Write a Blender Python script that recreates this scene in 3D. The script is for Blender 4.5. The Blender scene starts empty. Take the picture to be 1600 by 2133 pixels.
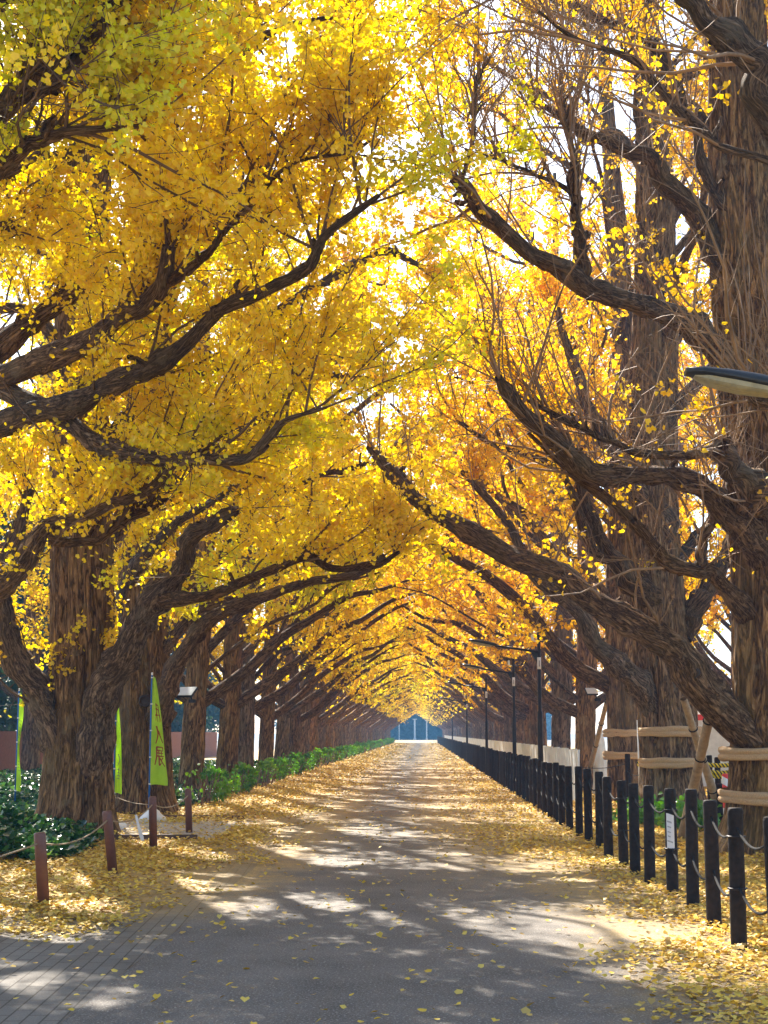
import bpy, bmesh, math, random
import numpy as np
from mathutils import Vector, Matrix, Euler

S = bpy.context.scene
C = S.collection
R_ = math.radians
PI = math.pi

# ---------------------------------------------------------------- camera
CAM_H = 1.5
F = 3000.0            # focal length in pixels of a 1600 px wide frame
PITCH = math.atan(460.5 / F)
YAW = math.atan(80 / F)
cam_d = bpy.data.cameras.new('camera')
cam_d.sensor_fit = 'HORIZONTAL'
cam_d.sensor_width = 36.0
cam_d.lens = 36.0 * F / 1600.0
cam_d.clip_start = 0.1
cam_d.clip_end = 3000
cam = bpy.data.objects.new('camera', cam_d)
C.objects.link(cam)
cam.location = (0, 0, CAM_H)
cam.rotation_euler = (PI / 2 + PITCH, 0, YAW)
S.camera = cam

# ---------------------------------------------------------------- world, sun, exposure
SUN_AZ = 19.0     # degrees to the left of the avenue's direction
SUN_EL = 42.0
w = bpy.data.worlds.new('World')
S.world = w
w.use_nodes = True
nt = w.node_tree
bg = nt.nodes['Background']
sky = nt.nodes.new('ShaderNodeTexSky')
sky.sky_type = 'NISHITA'
sky.sun_disc = False
sky.sun_elevation = R_(SUN_EL)
sky.sun_rotation = R_(360 - SUN_AZ)
sky.dust_density = 1.2
sky.ozone_density = .6
sky.air_density = 1.0
wb = nt.nodes.new('ShaderNodeMix'); wb.data_type = 'RGBA'; wb.blend_type = 'MULTIPLY'
wb.inputs[0].default_value = 1.0; wb.inputs[7].default_value = (1.02, .97, .90, 1)   # warm white balance
nt.links.new(sky.outputs[0], wb.inputs[6]); nt.links.new(wb.outputs[2], bg.inputs[0])
bg.inputs[1].default_value = 0.10
sl = bpy.data.lights.new('sun', 'SUN')
sl.energy = 5.0
sl.angle = R_(0.5)
sl.color = (1.0, 0.93, 0.82)
so = bpy.data.objects.new('sun', sl)
C.objects.link(so)
sdir = Vector((-math.sin(R_(SUN_AZ)) * math.cos(R_(SUN_EL)), math.cos(R_(SUN_AZ)) * math.cos(R_(SUN_EL)), math.sin(R_(SUN_EL))))
so.rotation_euler = (-sdir).to_track_quat('-Z', 'Y').to_euler()
S.view_settings.view_transform = 'Standard'
S.view_settings.look = 'None'
S.view_settings.gamma = 1
S.view_settings.exposure = 1.9
S.view_settings.use_curve_mapping = False
S.render.engine = 'CYCLES'
S.cycles.use_denoising = True
S.cycles.max_bounces = 7
S.cycles.diffuse_bounces = 4
S.cycles.transmission_bounces = 4
S.cycles.glossy_bounces = 2
S.cycles.volume_bounces = 0
S.cycles.sample_clamp_indirect = 4.0

CAMR = Euler((PI / 2 + PITCH, 0, YAW)).to_matrix()
def P(px, py, Y):
    v = CAMR @ Vector(((px - 800) / F, -(py - 1066.5) / F, -1))
    t = Y / v.y
    return np.array([v.x * t, Y, CAM_H + v.z * t])

rng = np.random.default_rng(11)

# ---------------------------------------------------------------- numeric helpers
def vnoise(p, seed=0):
    p = np.asarray(p, float)
    i = np.floor(p).astype(np.int64)
    f = p - i
    f = f * f * (3 - 2 * f)
    out = 0
    for dx in (0, 1):
        for dy in (0, 1):
            for dz in (0, 1):
                h = (i[..., 0] + dx) * 73856093 ^ (i[..., 1] + dy) * 19349663 ^ (i[..., 2] + dz) * 83492791 ^ (seed * 2654435 + 977)
                h = (h ^ (h >> 13)) * 1274126177
                h = (h ^ (h >> 16)) & 0xffff
                val = h / 65535.0
                wgt = (f[..., 0] if dx else 1 - f[..., 0]) * (f[..., 1] if dy else 1 - f[..., 1]) * (f[..., 2] if dz else 1 - f[..., 2])
                out = out + val * wgt
    return out

def nrm(v):
    return v / np.maximum(np.linalg.norm(v, axis=-1, keepdims=True), 1e-9)

def catmull(pts, n):
    pts = np.asarray(pts, float)
    a = np.vstack([2 * pts[0] - pts[1], pts, 2 * pts[-1] - pts[-2]])
    m = len(pts) - 1
    t = np.linspace(0, m - 1e-6, n)
    k = t.astype(int)
    u = (t - k)[:, None]
    p0, p1, p2, p3 = a[k], a[k + 1], a[k + 2], a[k + 3]
    return 0.5 * ((2 * p1) + (-p0 + p2) * u + (2 * p0 - 5 * p1 + 4 * p2 - p3) * u ** 2 + (-p0 + 3 * p1 - 3 * p2 + p3) * u ** 3)

class Arr:
    """collects quads"""
    def __init__(s):
        s.v = []; s.f = []; s.b = []; s.n = 0; s.mi = []; s.cur = 0
    def add(s, v, f, b=None):
        s.v.append(v.reshape(-1, 3)); s.f.append(f.reshape(-1, 4) + s.n)
        s.b.append((b if b is not None else v).reshape(-1, 3))
        s.n += len(s.v[-1]); s.mi.append(np.full(len(s.f[-1]), s.cur, np.int32))
    def mesh(s, name, mats, smooth=True, bark=False):
        V = np.concatenate(s.v).astype(np.float32); Q = np.concatenate(s.f).astype(np.int32)
        me = bpy.data.meshes.new(name)
        me.vertices.add(len(V)); me.vertices.foreach_set('co', V.ravel())
        me.loops.add(Q.size); me.loops.foreach_set('vertex_index', Q.ravel())
        me.polygons.add(len(Q))
        me.polygons.foreach_set('loop_start', np.arange(0, Q.size, 4, dtype=np.int32))
        me.polygons.foreach_set('loop_total', np.full(len(Q), 4, np.int32))
        if smooth:
            me.polygons.foreach_set('use_smooth', np.ones(len(Q), bool))
        if bark:
            at = me.attributes.new('bark_co', 'FLOAT_VECTOR', 'POINT')
            at.data.foreach_set('vector', np.concatenate(s.b).astype(np.float32).ravel())
        me.materials.append(mats)
        if s.cur:
            me.materials.append(M_twigR if s.cur == 1 else M_twigL); me.polygons.foreach_set('material_index', np.concatenate(s.mi) > 0)
        me.update(calc_edges=True)
        return me

def tubes(A, Pn, R, sides, disp=None, seedoff=0.0):
    """Pn [N,K,3], R [N,K] : adds N tubes"""
    N, K, _ = Pn.shape
    T = nrm(np.gradient(Pn, axis=1))
    mean = nrm(Pn[:, -1] - Pn[:, 0])
    ax = np.argmin(np.abs(mean), axis=1)
    ref = np.zeros((N, 3)); ref[np.arange(N), ax] = 1
    n1 = nrm(ref[:, None] - (ref[:, None] * T).sum(-1, keepdims=True) * T)
    n2 = np.cross(T, n1)
    th = np.linspace(0, 2 * PI, sides, endpoint=False)
    RR = R[:, :, None] * np.ones(sides)
    seg = np.linalg.norm(np.diff(Pn, axis=1), axis=2)
    L = np.concatenate([np.zeros((N, 1)), np.cumsum(seg, axis=1)], 1)
    c, s_ = np.cos(th), np.sin(th)
    r0 = np.maximum(R.max(axis=1), 0.02)
    bc = np.stack([r0[:, None, None] * c * np.ones((N, K, 1)), r0[:, None, None] * s_ * np.ones((N, K, 1)),
                   (L[:, :, None] + seedoff) * np.ones(sides)], -1)
    if disp is not None:
        RR = disp(RR, th, L, bc)
    V = Pn[:, :, None] + RR[..., None] * (c[:, None] * n1[:, :, None] + s_[:, None] * n2[:, :, None])
    i = np.arange(N)[:, None, None] * K * sides
    k = np.arange(K - 1)[None, :, None] * sides
    j = np.arange(sides)[None, None, :]; j2 = (j + 1) % sides
    a = i + k + j; b = i + k + j2
    Fq = np.stack([a, b, b + sides, a + sides], -1)
    A.add(V, Fq, bc)

LEAF6 = np.array([[0, 0, 0], [-.5, .5, .1], [-.30, .9, .03], [0, .78, -.05], [.30, .9, .03], [.5, .5, .1]])
def leaves(A, pos, size, up_bias=0.0, flat=None, simple=False, droop=0.0, rg=None):
    rg = rg or rng
    n = len(pos)
    d = rg.normal(size=(n, 3))
    if flat is not None:
        d[:, 2] *= flat
    d[:, 2] -= droop
    d = nrm(d)
    nn = rg.normal(size=(n, 3))
    if flat is not None:
        nn *= flat
    nn[:, 2] += up_bias
    nn = nrm(nn - (nn * d).sum(1, keepdims=True) * d)
    xx = np.cross(d, nn)
    s = size * rg.uniform(.72, 1.18, n)
    if simple:
        q = np.array([[0, 0, 0], [-.5, .62, .05], [0, .92, 0], [.5, .62, .05]])
    else:
        q = LEAF6
    V = pos[:, None] + s[:, None, None] * (q[:, 0:1] * xx[:, None] + q[:, 1:2] * d[:, None] + q[:, 2:3] * nn[:, None])
    k = len(q)
    base = np.arange(n)[:, None] * k
    if simple:
        Fq = base + np.array([0, 1, 2, 3])[None]
    else:
        Fq = np.stack([base + np.array([0, 1, 2, 3])[None], base + np.array([0, 3, 4, 5])[None]], 1)
    A.add(V, Fq)

# ---------------------------------------------------------------- materials
def newmat(name):
    m = bpy.data.materials.new(name); m.use_nodes = True
    t = m.node_tree; b = t.nodes['Principled BSDF']
    return m, t, b
def N(t, typ, **kw):
    n = t.nodes.new(typ)
    for k, v in kw.items():
        if k.startswith('i_'):
            n.inputs[k[2:].replace('_', ' ')].default_value = v
        else:
            setattr(n, k, v)
    return n
def ramp(t, stops, interp='LINEAR'):
    r = t.nodes.new('ShaderNodeValToRGB'); e = r.color_ramp.elements
    r.color_ramp.interpolation = interp
    while len(e) < len(stops): e.new(.5)
    for x, (p, c) in zip(e, stops):
        x.position = p; x.color = (*c, 1) if len(c) == 3 else c
    return r
def noise(t, scale, detail=4, rough=.55, vec=None, dist=0.0, out='Fac'):
    n = N(t, 'ShaderNodeTexNoise'); n.inputs['Scale'].default_value = scale
    n.inputs['Detail'].default_value = detail; n.inputs['Roughness'].default_value = rough; n.inputs['Distortion'].default_value = dist
    if vec is not None: t.links.new(vec, n.inputs['Vector'])
    return n.outputs[out]
def mixc(t, fac, a, b, mode='MIX'):
    m = N(t, 'ShaderNodeMix', data_type='RGBA', blend_type=mode)
    for sock, v in ((m.inputs[0], fac), (m.inputs[6], a), (m.inputs[7], b)):
        if isinstance(v, bpy.types.NodeSocket): t.links.new(v, sock)
        elif isinstance(v, (int, float)): sock.default_value = v
        else: sock.default_value = (*v, 1)
    return m.outputs[2]
def mth(t, op, a, b=0.0, clamp=False):
    m = N(t, 'ShaderNodeMath', operation=op, use_clamp=clamp)
    for k, v in enumerate((a, b)):
        if isinstance(v, bpy.types.NodeSocket): t.links.new(v, m.inputs[k])
        else: m.inputs[k].default_value = v
    return m.outputs[0]
def mapr(t, v, a, b, c=0.0, d=1.0, smooth=True):
    m = N(t, 'ShaderNodeMapRange'); m.interpolation_type = 'SMOOTHSTEP' if smooth else 'LINEAR'
    t.links.new(v, m.inputs[0])
    for k, x in enumerate((a, b, c, d)): m.inputs[k + 1].default_value = x
    return m.outputs[0]
def bump(t, b, h, strength, dist):
    n = N(t, 'ShaderNodeBump'); n.inputs['Strength'].default_value = strength; n.inputs['Distance'].default_value = dist
    t.links.new(h, n.inputs['Height']); t.links.new(n.outputs[0], b.inputs['Normal'])

def plain(name, col, rough=.6, var=.25, nscale=8, metal=0.0, bmp=0.15):
    m, t, b = newmat(name)
    tc = N(t, 'ShaderNodeTexCoord')
    f = noise(t, nscale, 5, .6, tc.outputs['Object'])
    lo = tuple(c * (1 - var) for c in col); hi = tuple(min(1, c * (1 + var)) for c in col)
    r = ramp(t, [(.3, lo), (.7, hi)])
    t.links.new(f, r.inputs[0]); t.links.new(r.outputs[0], b.inputs['Base Color'])
    b.inputs['Roughness'].default_value = rough; b.inputs['Metallic'].default_value = metal
    if bmp: bump(t, b, f, bmp, .02)
    if col[0] < .05: b.inputs['Specular IOR Level'].default_value = .25
    return m

def leafmat(name, cols, green, gthresh, rough=.5, trans=.55, tint=1.15):
    m, t, b = newmat(name)
    t.nodes.remove(b)
    g = N(t, 'ShaderNodeNewGeometry')
    r = ramp(t, [(i / (len(cols) - 1), c) for i, c in enumerate(cols)])
    t.links.new(g.outputs['Random Per Island'], r.inputs[0])
    f = noise(t, .33, 3, .6, g.outputs['Position'])
    f2 = mapr(t, f, gthresh, gthresh + .12)
    f3 = mth(t, 'MULTIPLY', f2, mapr(t, mth(t, 'FRACT', mth(t, 'MULTIPLY', g.outputs['Random Per Island'], 7.3)), 0, .9, .35, 1))
    col = mixc(t, f3, r.outputs[0], green)
    d = N(t, 'ShaderNodeBsdfDiffuse'); tr = N(t, 'ShaderNodeBsdfTranslucent')
    t.links.new(col, d.inputs[0])
    hs = N(t, 'ShaderNodeHueSaturation'); hs.inputs['Saturation'].default_value = tint; hs.inputs['Value'].default_value = 1.1
    t.links.new(col, hs.inputs['Color']); t.links.new(hs.outputs[0], tr.inputs[0])
    mx = N(t, 'ShaderNodeMixShader'); mx.inputs[0].default_value = trans
    t.links.new(d.outputs[0], mx.inputs[1]); t.links.new(tr.outputs[0], mx.inputs[2])
    gl = N(t, 'ShaderNodeBsdfGlossy'); gl.inputs['Roughness'].default_value = rough
    gl.inputs[0].default_value = (1, 1, 1, 1)
    m2 = N(t, 'ShaderNodeMixShader'); m2.inputs[0].default_value = .04
    t.links.new(mx.outputs[0], m2.inputs[1]); t.links.new(gl.outputs[0], m2.inputs[2])
    t.links.new(m2.outputs[0], t.nodes['Material Output'].inputs[0])
    return m

def barkmat(name, dark, mid, light, sx=1.0):
    m, t, b = newmat(name)
    at = N(t, 'ShaderNodeAttribute'); at.attribute_name = 'bark_co'
    mp = N(t, 'ShaderNodeMapping'); mp.inputs['Scale'].default_value = (9.5 * sx, 9.5 * sx, 2.1 if sx == 1 else 4.6)
    t.links.new(at.outputs['Vector'], mp.inputs[0])
    def fissure(sc, dist, lo, hi, det):
        n = noise(t, sc, det, .62, mp.outputs[0], dist)
        a = mth(t, 'ABSOLUTE', mth(t, 'SUBTRACT', n, .5))
        return mapr(t, a, lo, hi)
    f1 = fissure(.62, 1.3, .0, .10, 6)
    f2 = fissure(1.5, .5, .0, .12, 4)
    n1 = noise(t, 3.2, 5, .7, mp.outputs[0], .3)
    h = mth(t, 'ADD', mth(t, 'ADD', mth(t, 'MULTIPLY', f1, .42), mth(t, 'MULTIPLY', f2, .26)), mth(t, 'MULTIPLY', n1, .42))
    r = ramp(t, [(.18, dark), (.58, mid), (.98, light)])
    t.links.new(h, r.inputs[0])
    big = noise(t, .9, 3, .6, at.outputs['Vector'])
    c2 = mixc(t, mapr(t, big, .45, .7, 0, .45), r.outputs[0], (mid[0] * .8, mid[1] * 1.02, mid[2] * .9))
    oi = N(t, 'ShaderNodeObjectInfo')
    pn = noise(t, 2.3, 4, .7, at.outputs['Vector'], .6)
    c2 = mixc(t, mapr(t, pn, .56, .68, 0, .5), c2, (light[0] * .62, light[1] * .78, light[2] * .95))
    hv = N(t, 'ShaderNodeHueSaturation'); t.links.new(c2, hv.inputs['Color'])
    t.links.new(mapr(t, oi.outputs['Random'], 0, 1, .8, 1.25, False), hv.inputs['Value'])
    t.links.new(mapr(t, mth(t, 'FRACT', mth(t, 'MULTIPLY', oi.outputs['Random'], 9.7)), 0, 1, .75, 1.1, False), hv.inputs['Saturation'])
    c2 = hv.outputs[0]
    t.links.new(c2, b.inputs['Base Color'])
    b.inputs['Roughness'].default_value = .85
    b.inputs['Specular IOR Level'].default_value = .25
    bump(t, b, h, 1.0, .05)
    return m

M_bark = barkmat('bark', (.028, .012, .004), (.225, .12, .048), (.46, .28, .135))
M_limb = barkmat('limb_bark', (.026, .012, .006), (.165, .090, .040), (.36, .22, .12), 1.7)
M_twig = plain('twig_bark', (.17, .105, .065), .8, .4, 6, bmp=0)
M_twigR = plain('lit_twig_bark', (.24, .14, .07), .7, .5, 3, bmp=0)  # sunlit tan put into the right-hand twigs; the left copy is darker
M_twigL = plain('dark_twig_bark', (.11, .062, .034), .75, .5, 3, bmp=0)
gold = [(.72, .42, .015), (.85, .55, .02), (.80, .60, .03), (.78, .48, .015)]
M_leafL = leafmat('ginkgo_leaf_yellow', [(.82, .50, .006), (.90, .65, .010), (.90, .72, .015), (.84, .58, .008), (.78, .60, .010)], (.66, .68, .010), .52, trans=.66)
M_leafR = leafmat('ginkgo_leaf_gold', [(.84, .43, .008), (.92, .56, .010), (.90, .62, .02), (.86, .48, .008)], (.80, .64, .02), .58, trans=.6)
M_leafF = leafmat('ginkgo_leaf_far', [(.84, .52, .010), (.90, .63, .015), (.88, .68, .02)], (.68, .68, .02), .54, trans=.62)
M_litter = leafmat('fallen_leaf', [(.52, .30, .03), (.72, .46, .04), (.80, .57, .09), (.62, .42, .10), (.34, .19, .05)], (.74, .55, .10), .55, trans=.15, tint=1.0)
M_shrub = leafmat('shrub_leaf', [(.07, .19, .025), (.13, .30, .04), (.20, .40, .05)], (.28, .46, .05), .55, rough=.35, trans=.35)
M_dark = leafmat('evergreen_leaf', [(.015, .045, .012), (.03, .07, .02), (.045, .09, .03)], (.07, .12, .03), .58, rough=.5, trans=.2)

def ivymat():
    m, t, b = newmat('ivy_leaf')
    g = N(t, 'ShaderNodeNewGeometry')
    r = ramp(t, [(0, (.012, .05, .012)), (.55, (.03, .10, .02)), (.85, (.06, .17, .03)), (1, (.18, .38, .04))])
    t.links.new(g.outputs['Random Per Island'], r.inputs[0])
    t.links.new(r.outputs[0], b.inputs['Base Color'])
    b.inputs['Roughness'].default_value = .28
    tr = N(t, 'ShaderNodeBsdfTranslucent'); t.links.new(r.outputs[0], tr.inputs[0])
    mx = N(t, 'ShaderNodeMixShader'); mx.inputs[0].default_value = .25
    t.links.new(b.outputs[0], mx.inputs[1]); t.links.new(tr.outputs[0], mx.inputs[2])
    t.links.new(mx.outputs[0], t.nodes['Material Output'].inputs[0])
    return m
M_ivy = ivymat()

def litter_mask_nodes(t, pos, edges):
    """edges: list of (axis value breakpoints) -> density 0..1"""
    sx = N(t, 'ShaderNodeSeparateXYZ'); t.links.new(pos, sx.inputs[0])
    return sx

def groundmat(name, base_lo, base_hi, kind):
    m, t, b = newmat(name)
    tc = N(t, 'ShaderNodeTexCoord'); pos = tc.outputs['Object']
    sx = N(t, 'ShaderNodeSeparateXYZ'); t.links.new(pos, sx.inputs[0])
    X, Y = sx.outputs[0], sx.outputs[1]
    fine = noise(t, 95, 4, .8, pos); mid = noise(t, 1.3, 5, .6, pos); speck = noise(t, 60, 2, .6, pos)
    rb = ramp(t, [(.38, base_lo), (.64, base_hi)])
    t.links.new(mth(t, 'ADD', mth(t, 'MULTIPLY', fine, .72), mth(t, 'MULTIPLY', mid, .28)), rb.inputs[0])
    base = rb.outputs[0]
    h = fine
    if kind == 'road':
        # litter gathers towards both edges, and spreads farther in with distance
        spread = mapr(t, Y, 10, 27, 0, 1)
        edgeR = mth(t, 'ADD', mth(t, 'SUBTRACT', X, 1.15), mth(t, 'MULTIPLY', spread, 1.6))
        wob = mth(t, 'MULTIPLY', mth(t, 'SUBTRACT', noise(t, .8, 5, .65, pos), .5), 1.6)
        mR = mapr(t, mth(t, 'ADD', edgeR, wob), -.35, .9)
        edgeL = mth(t, 'SUBTRACT', mth(t, 'MULTIPLY', spread, .45), mth(t, 'ADD', X, 1.75))
        mL = mth(t, 'MULTIPLY', mapr(t, mth(t, 'ADD', edgeL, wob), -.6, .45), mapr(t, mth(t, 'ADD', Y, mth(t, 'MULTIPLY', wob, 2)), 11, 15))
        msk = mth(t, 'MAXIMUM', mR, mL)
        tint = mth(t, 'MULTIPLY', spread, mapr(t, mth(t, 'ABSOLUTE', mth(t, 'ADD', mth(t, 'ADD', X, 1.0), mth(t, 'MULTIPLY', wob, .5))), .8, 1.5, .12, .85))
        msk = mth(t, 'MAXIMUM', msk, tint)
        grain = mapr(t, noise(t, 5, 6, .8, pos), .40, .58)
        msk = mth(t, 'MULTIPLY', msk, mth(t, 'ADD', mth(t, 'MULTIPLY', grain, .6), .4))
        lit = ramp(t, [(.3, (.30, .18, .045)), (.7, (.58, .38, .11))])
        t.links.new(noise(t, 40, 3, .7, pos), lit.inputs[0])
        base = mixc(t, msk, base, lit.outputs[0])
        # pale worn stones in the asphalt
        base = mixc(t, mth(t, 'MULTIPLY', mapr(t, speck, .56, .68), .6), base, (.5, .46, .42))
        base = mixc(t, mth(t, 'MULTIPLY', mapr(t, noise(t, 75, 2, .6, pos), .60, .72), .6), base, (.04, .036, .034))
    if kind == 'paver':
        mp = N(t, 'ShaderNodeMapping'); mp.inputs['Rotation'].default_value = (0, 0, R_(87))
        t.links.new(pos, mp.inputs[0])
        br = N(t, 'ShaderNodeTexBrick'); br.inputs['Scale'].default_value = 1.0
        br.inputs['Brick Width'].default_value = .30; br.inputs['Row Height'].default_value = .10; br.inputs['Mortar Size'].default_value = .006
        br.inputs['Color1'].default_value = (.95, .95, .95, 1); br.inputs['Color2'].default_value = (.78, .76, .74, 1); br.inputs['Mortar'].default_value = (.35, .3, .25, 1)
        t.links.new(mp.outputs[0], br.inputs['Vector'])
        base = mixc(t, 1.0, base, br.outputs['Color'], 'MULTIPLY')
    if kind in ('paver', 'soil'):
        dens = mth(t, 'MULTIPLY', mapr(t, mth(t, 'ADD', Y, mth(t, 'MULTIPLY', noise(t, .9, 4, .6, pos), 4)), 12.5, 16), mapr(t, X, -2.9, -1.7, 1, .45)) if kind == 'paver' else mapr(t, noise(t, .5, 4, .6, pos), .25, .55, .55, 1)
        grain = mapr(t, noise(t, 26, 4, .75, pos), .3, .58)
        msk = mth(t, 'MULTIPLY', dens, mth(t, 'ADD', mth(t, 'MULTIPLY', grain, .7), .3))
        lit = ramp(t, [(.3, (.33, .19, .04)), (.7, (.60, .39, .09))])
        t.links.new(noise(t, 40, 3, .7, pos), lit.inputs[0])
        base = mixc(t, msk, base, lit.outputs[0])
    t.links.new(base, b.inputs['Base Color'])
    b.inputs['Roughness'].default_value = .8
    bump(t, b, h, .5, .01)
    return m
M_road = groundmat('asphalt', (.040, .033, .027), (.235, .200, .165), 'road')
M_paver = groundmat('paving', (.13, .112, .092), (.25, .225, .19), 'paver')
M_soil = groundmat('soil', (.14, .10, .06), (.26, .19, .11), 'soil')
M_sand = plain('sandy_path', (.42, .36, .27), .9, .2, 30)
M_far = plain('pale_paving', (.19, .18, .165), .9, .15, 3)
M_black = plain('charred_wood', (.020, .012, .009), .75, .6, 22, bmp=.6)
M_redwood = plain('brown_post_paint', (.15, .06, .045), .5, .2, 12)
M_ropeT = plain('tan_rope', (.30, .22, .13), .9, .25, 60)
M_ropeB = plain('black_rope', (.014, .012, .012), .9, .3, 60)
M_metal = plain('dark_metal', (.028, .022, .022), .4, .2, 9, .3, .05)
M_head = plain('lamp_grey', (.035, .036, .04), .38, .15, 9, .2, .05)
M_lens = plain('lamp_lens', (.30, .26, .16), .3, .2, 25)
M_white = plain('white_plastic', (.75, .75, .74), .5, .06, 7)
M_sheet = plain('white_sheeting', (.72, .73, .72), .6, .12, 5)
M_paper = plain('paper', (.74, .72, .74), .7, .05, 5, bmp=0)
M_ink = plain('ink', (.22, .21, .24), .7, .1, 5, bmp=0)
M_burlap = plain('burlap', (.47, .31, .17), .9, .25, 70, bmp=.4)
M_bamboo = plain('support_wood', (.36, .25, .15), .6, .3, 14)
M_blue = plain('blue_pole', (.02, .13, .40), .35, .1, 6, bmp=0)
M_red = plain('red_plastic', (.70, .04, .03), .5, .1, 6, bmp=0)
M_fence = plain('red_brown_board', (.21, .085, .075), .7, .25, 12)
M_stone = plain('pale_stone', (.55, .53, .50), .8, .15, 12)
M_cut = plain('cut_wood', (.05, .035, .028), .9, .3, 25)
M_wood = plain('dark_board', (.10, .06, .04), .8, .3, 12)
M_lightpole = plain('light_metal', (.62, .66, .68), .4, .1, 6, bmp=0)
M_glass = plain('floodlight_glass', (.60, .64, .66), .12, .05, 6, bmp=0)
M_wall = plain('pale_wall', (.30, .28, .25), .8, .08, 1)
M_win = plain('dark_window', (.03, .05, .07), .15, .2, 3, bmp=0)
def bannermat():
    m, t, b = newmat('green_banner')
    tc = N(t, 'ShaderNodeTexCoord')
    f = noise(t, 5, 3, .5, tc.outputs['Object'])
    r = ramp(t, [(.3, (.48, .70, .05)), (.7, (.62, .84, .09))]); t.links.new(f, r.inputs[0])
    t.links.new(r.outputs[0], b.inputs['Base Color']); b.inputs['Roughness'].default_value = .7
    tr = N(t, 'ShaderNodeBsdfTranslucent'); t.links.new(r.outputs[0], tr.inputs[0])
    mx = N(t, 'ShaderNodeMixShader'); mx.inputs[0].default_value = .55
    t.links.new(b.outputs[0], mx.inputs[1]); t.links.new(tr.outputs[0], mx.inputs[2]); t.links.new(mx.outputs[0], t.nodes['Material Output'].inputs[0])
    return m
M_banner = bannermat()
M_redink = plain('red_lettering', (.30, .06, .015), .7, .15, 6, bmp=0)
def stripemat(name, c1, c2, scale, tilt):
    m, t, b = newmat(name)
    tc = N(t, 'ShaderNodeTexCoord'); mp = N(t, 'ShaderNodeMapping'); mp.inputs['Rotation'].default_value = tilt
    t.links.new(tc.outputs['Object'], mp.inputs[0])
    wv = N(t, 'ShaderNodeTexWave'); wv.inputs['Scale'].default_value = scale; t.links.new(mp.outputs[0], wv.inputs[0])
    r = ramp(t, [(.48, c1), (.52, c2)]); t.links.new(wv.outputs[1], r.inputs[0]); t.links.new(r.outputs[0], b.inputs[0])
    b.inputs['Roughness'].default_value = .5
    return m
M_stripe = stripemat('red_white_stripe', (.75, .05, .04), (.8, .8, .8), 1.6, (0, R_(60), 0))
M_tiger = stripemat('yellow_black_rope', (.80, .58, .01), (.05, .04, .01), 6.5, (0, R_(35), 0))

# ---------------------------------------------------------------- object helpers
def obj(name, me, parent=None, loc=None):
    o = bpy.data.objects.new(name, me); C.objects.link(o)
    if parent is not None: o.parent = parent
    if loc is not None: o.location = loc
    return o
def tag(o, label=None, cat=None, group=None, kind=None):
    if label: o['label'] = label
    if cat: o['category'] = cat
    if group: o['group'] = group
    if kind: o['kind'] = kind
    return o
def thing(name, label, cat, loc=(0, 0, 0), rz=0.0, group=None):
    o = obj(name, None, None, loc); o.rotation_euler = (0, 0, rz)
    return tag(o, label, cat, group)
def copy_tree(o, parent=None):
    c = o.copy(); C.objects.link(c); c.parent = parent
    for ch in list(o.children): copy_tree(ch, c)
    return c
def bm_mesh(name, bm, mat, smooth=False):
    me = bpy.data.meshes.new(name); bmesh.ops.recalc_face_normals(bm, faces=bm.faces[:]); bm.to_mesh(me); bm.free()
    me.materials.append(mat)
    if smooth:
        for p in me.polygons: p.use_smooth = True
    return me
def box(bm, c, s, rot=None, bev=0.0):
    r = bmesh.ops.create_cube(bm, size=1.0)
    vs = r['verts']
    bmesh.ops.scale(bm, vec=Vector(s), verts=vs)
    if bev:
        es = list({e for v in vs for e in v.link_edges})
        q = bmesh.ops.bevel(bm, geom=es, offset=bev, segments=2, affect='EDGES')
        vs = list({v for f in q['faces'] for v in f.verts} | {v for v in vs if v.is_valid})
    M = Matrix.Translation(Vector(c)) @ (rot.to_matrix().to_4x4() if rot is not None else Matrix())
    bmesh.ops.transform(bm, matrix=M, verts=vs)
def lathe(bm, prof, seg=16, c=(0, 0, 0), wob=0.0, seed=0):
    rg = random.Random(seed); rings = []
    off = [rg.uniform(-1, 1) for _ in range(seg)]
    for r, z in prof:
        rings.append([bm.verts.new((c[0] + r * (1 + wob * (off[k] * .6 + .4 * rg.uniform(-1, 1))) * math.cos(2 * PI * k / seg), c[1] + r * (1 + wob * off[k]) * math.sin(2 * PI * k / seg), c[2] + z)) for k in range(seg)])
    for a, b in zip(rings, rings[1:]):
        for k in range(seg): bm.faces.new((a[k], a[(k + 1) % seg], b[(k + 1) % seg], b[k]))
    bm.faces.new(rings[0][::-1]); bm.faces.new(rings[-1])
def rod(bm, p0, p1, r0, r1=None, seg=12):
    r1 = r0 if r1 is None else r1
    p0 = Vector(p0); p1 = Vector(p1); d = p1 - p0
    q = d.to_track_quat('Z', 'Y').to_matrix()
    rings = [[bm.verts.new(p + q @ Vector((r * math.cos(2 * PI * k / seg), r * math.sin(2 * PI * k / seg), 0))) for k in range(seg)] for p, r in ((p0, r0), (p1, r1))]
    for k in range(seg): bm.faces.new((rings[0][k], rings[0][(k + 1) % seg], rings[1][(k + 1) % seg], rings[1][k]))
    bm.faces.new(rings[0][::-1]); bm.faces.new(rings[1])
def polytube(name, pts, r, mat, sides=8):
    A = Arr(); p = np.asarray(pts, float)[None]; tubes(A, p, np.full(p.shape[:2], r), sides)
    return A.mesh(name, mat)

ORD = ['nearest', 'second', 'third', 'fourth', 'fifth', 'sixth', 'seventh', 'eighth', 'ninth', 'tenth', 'eleventh', 'twelfth', 'thirteenth', 'fourteenth', 'fifteenth', 'sixteenth']

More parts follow.
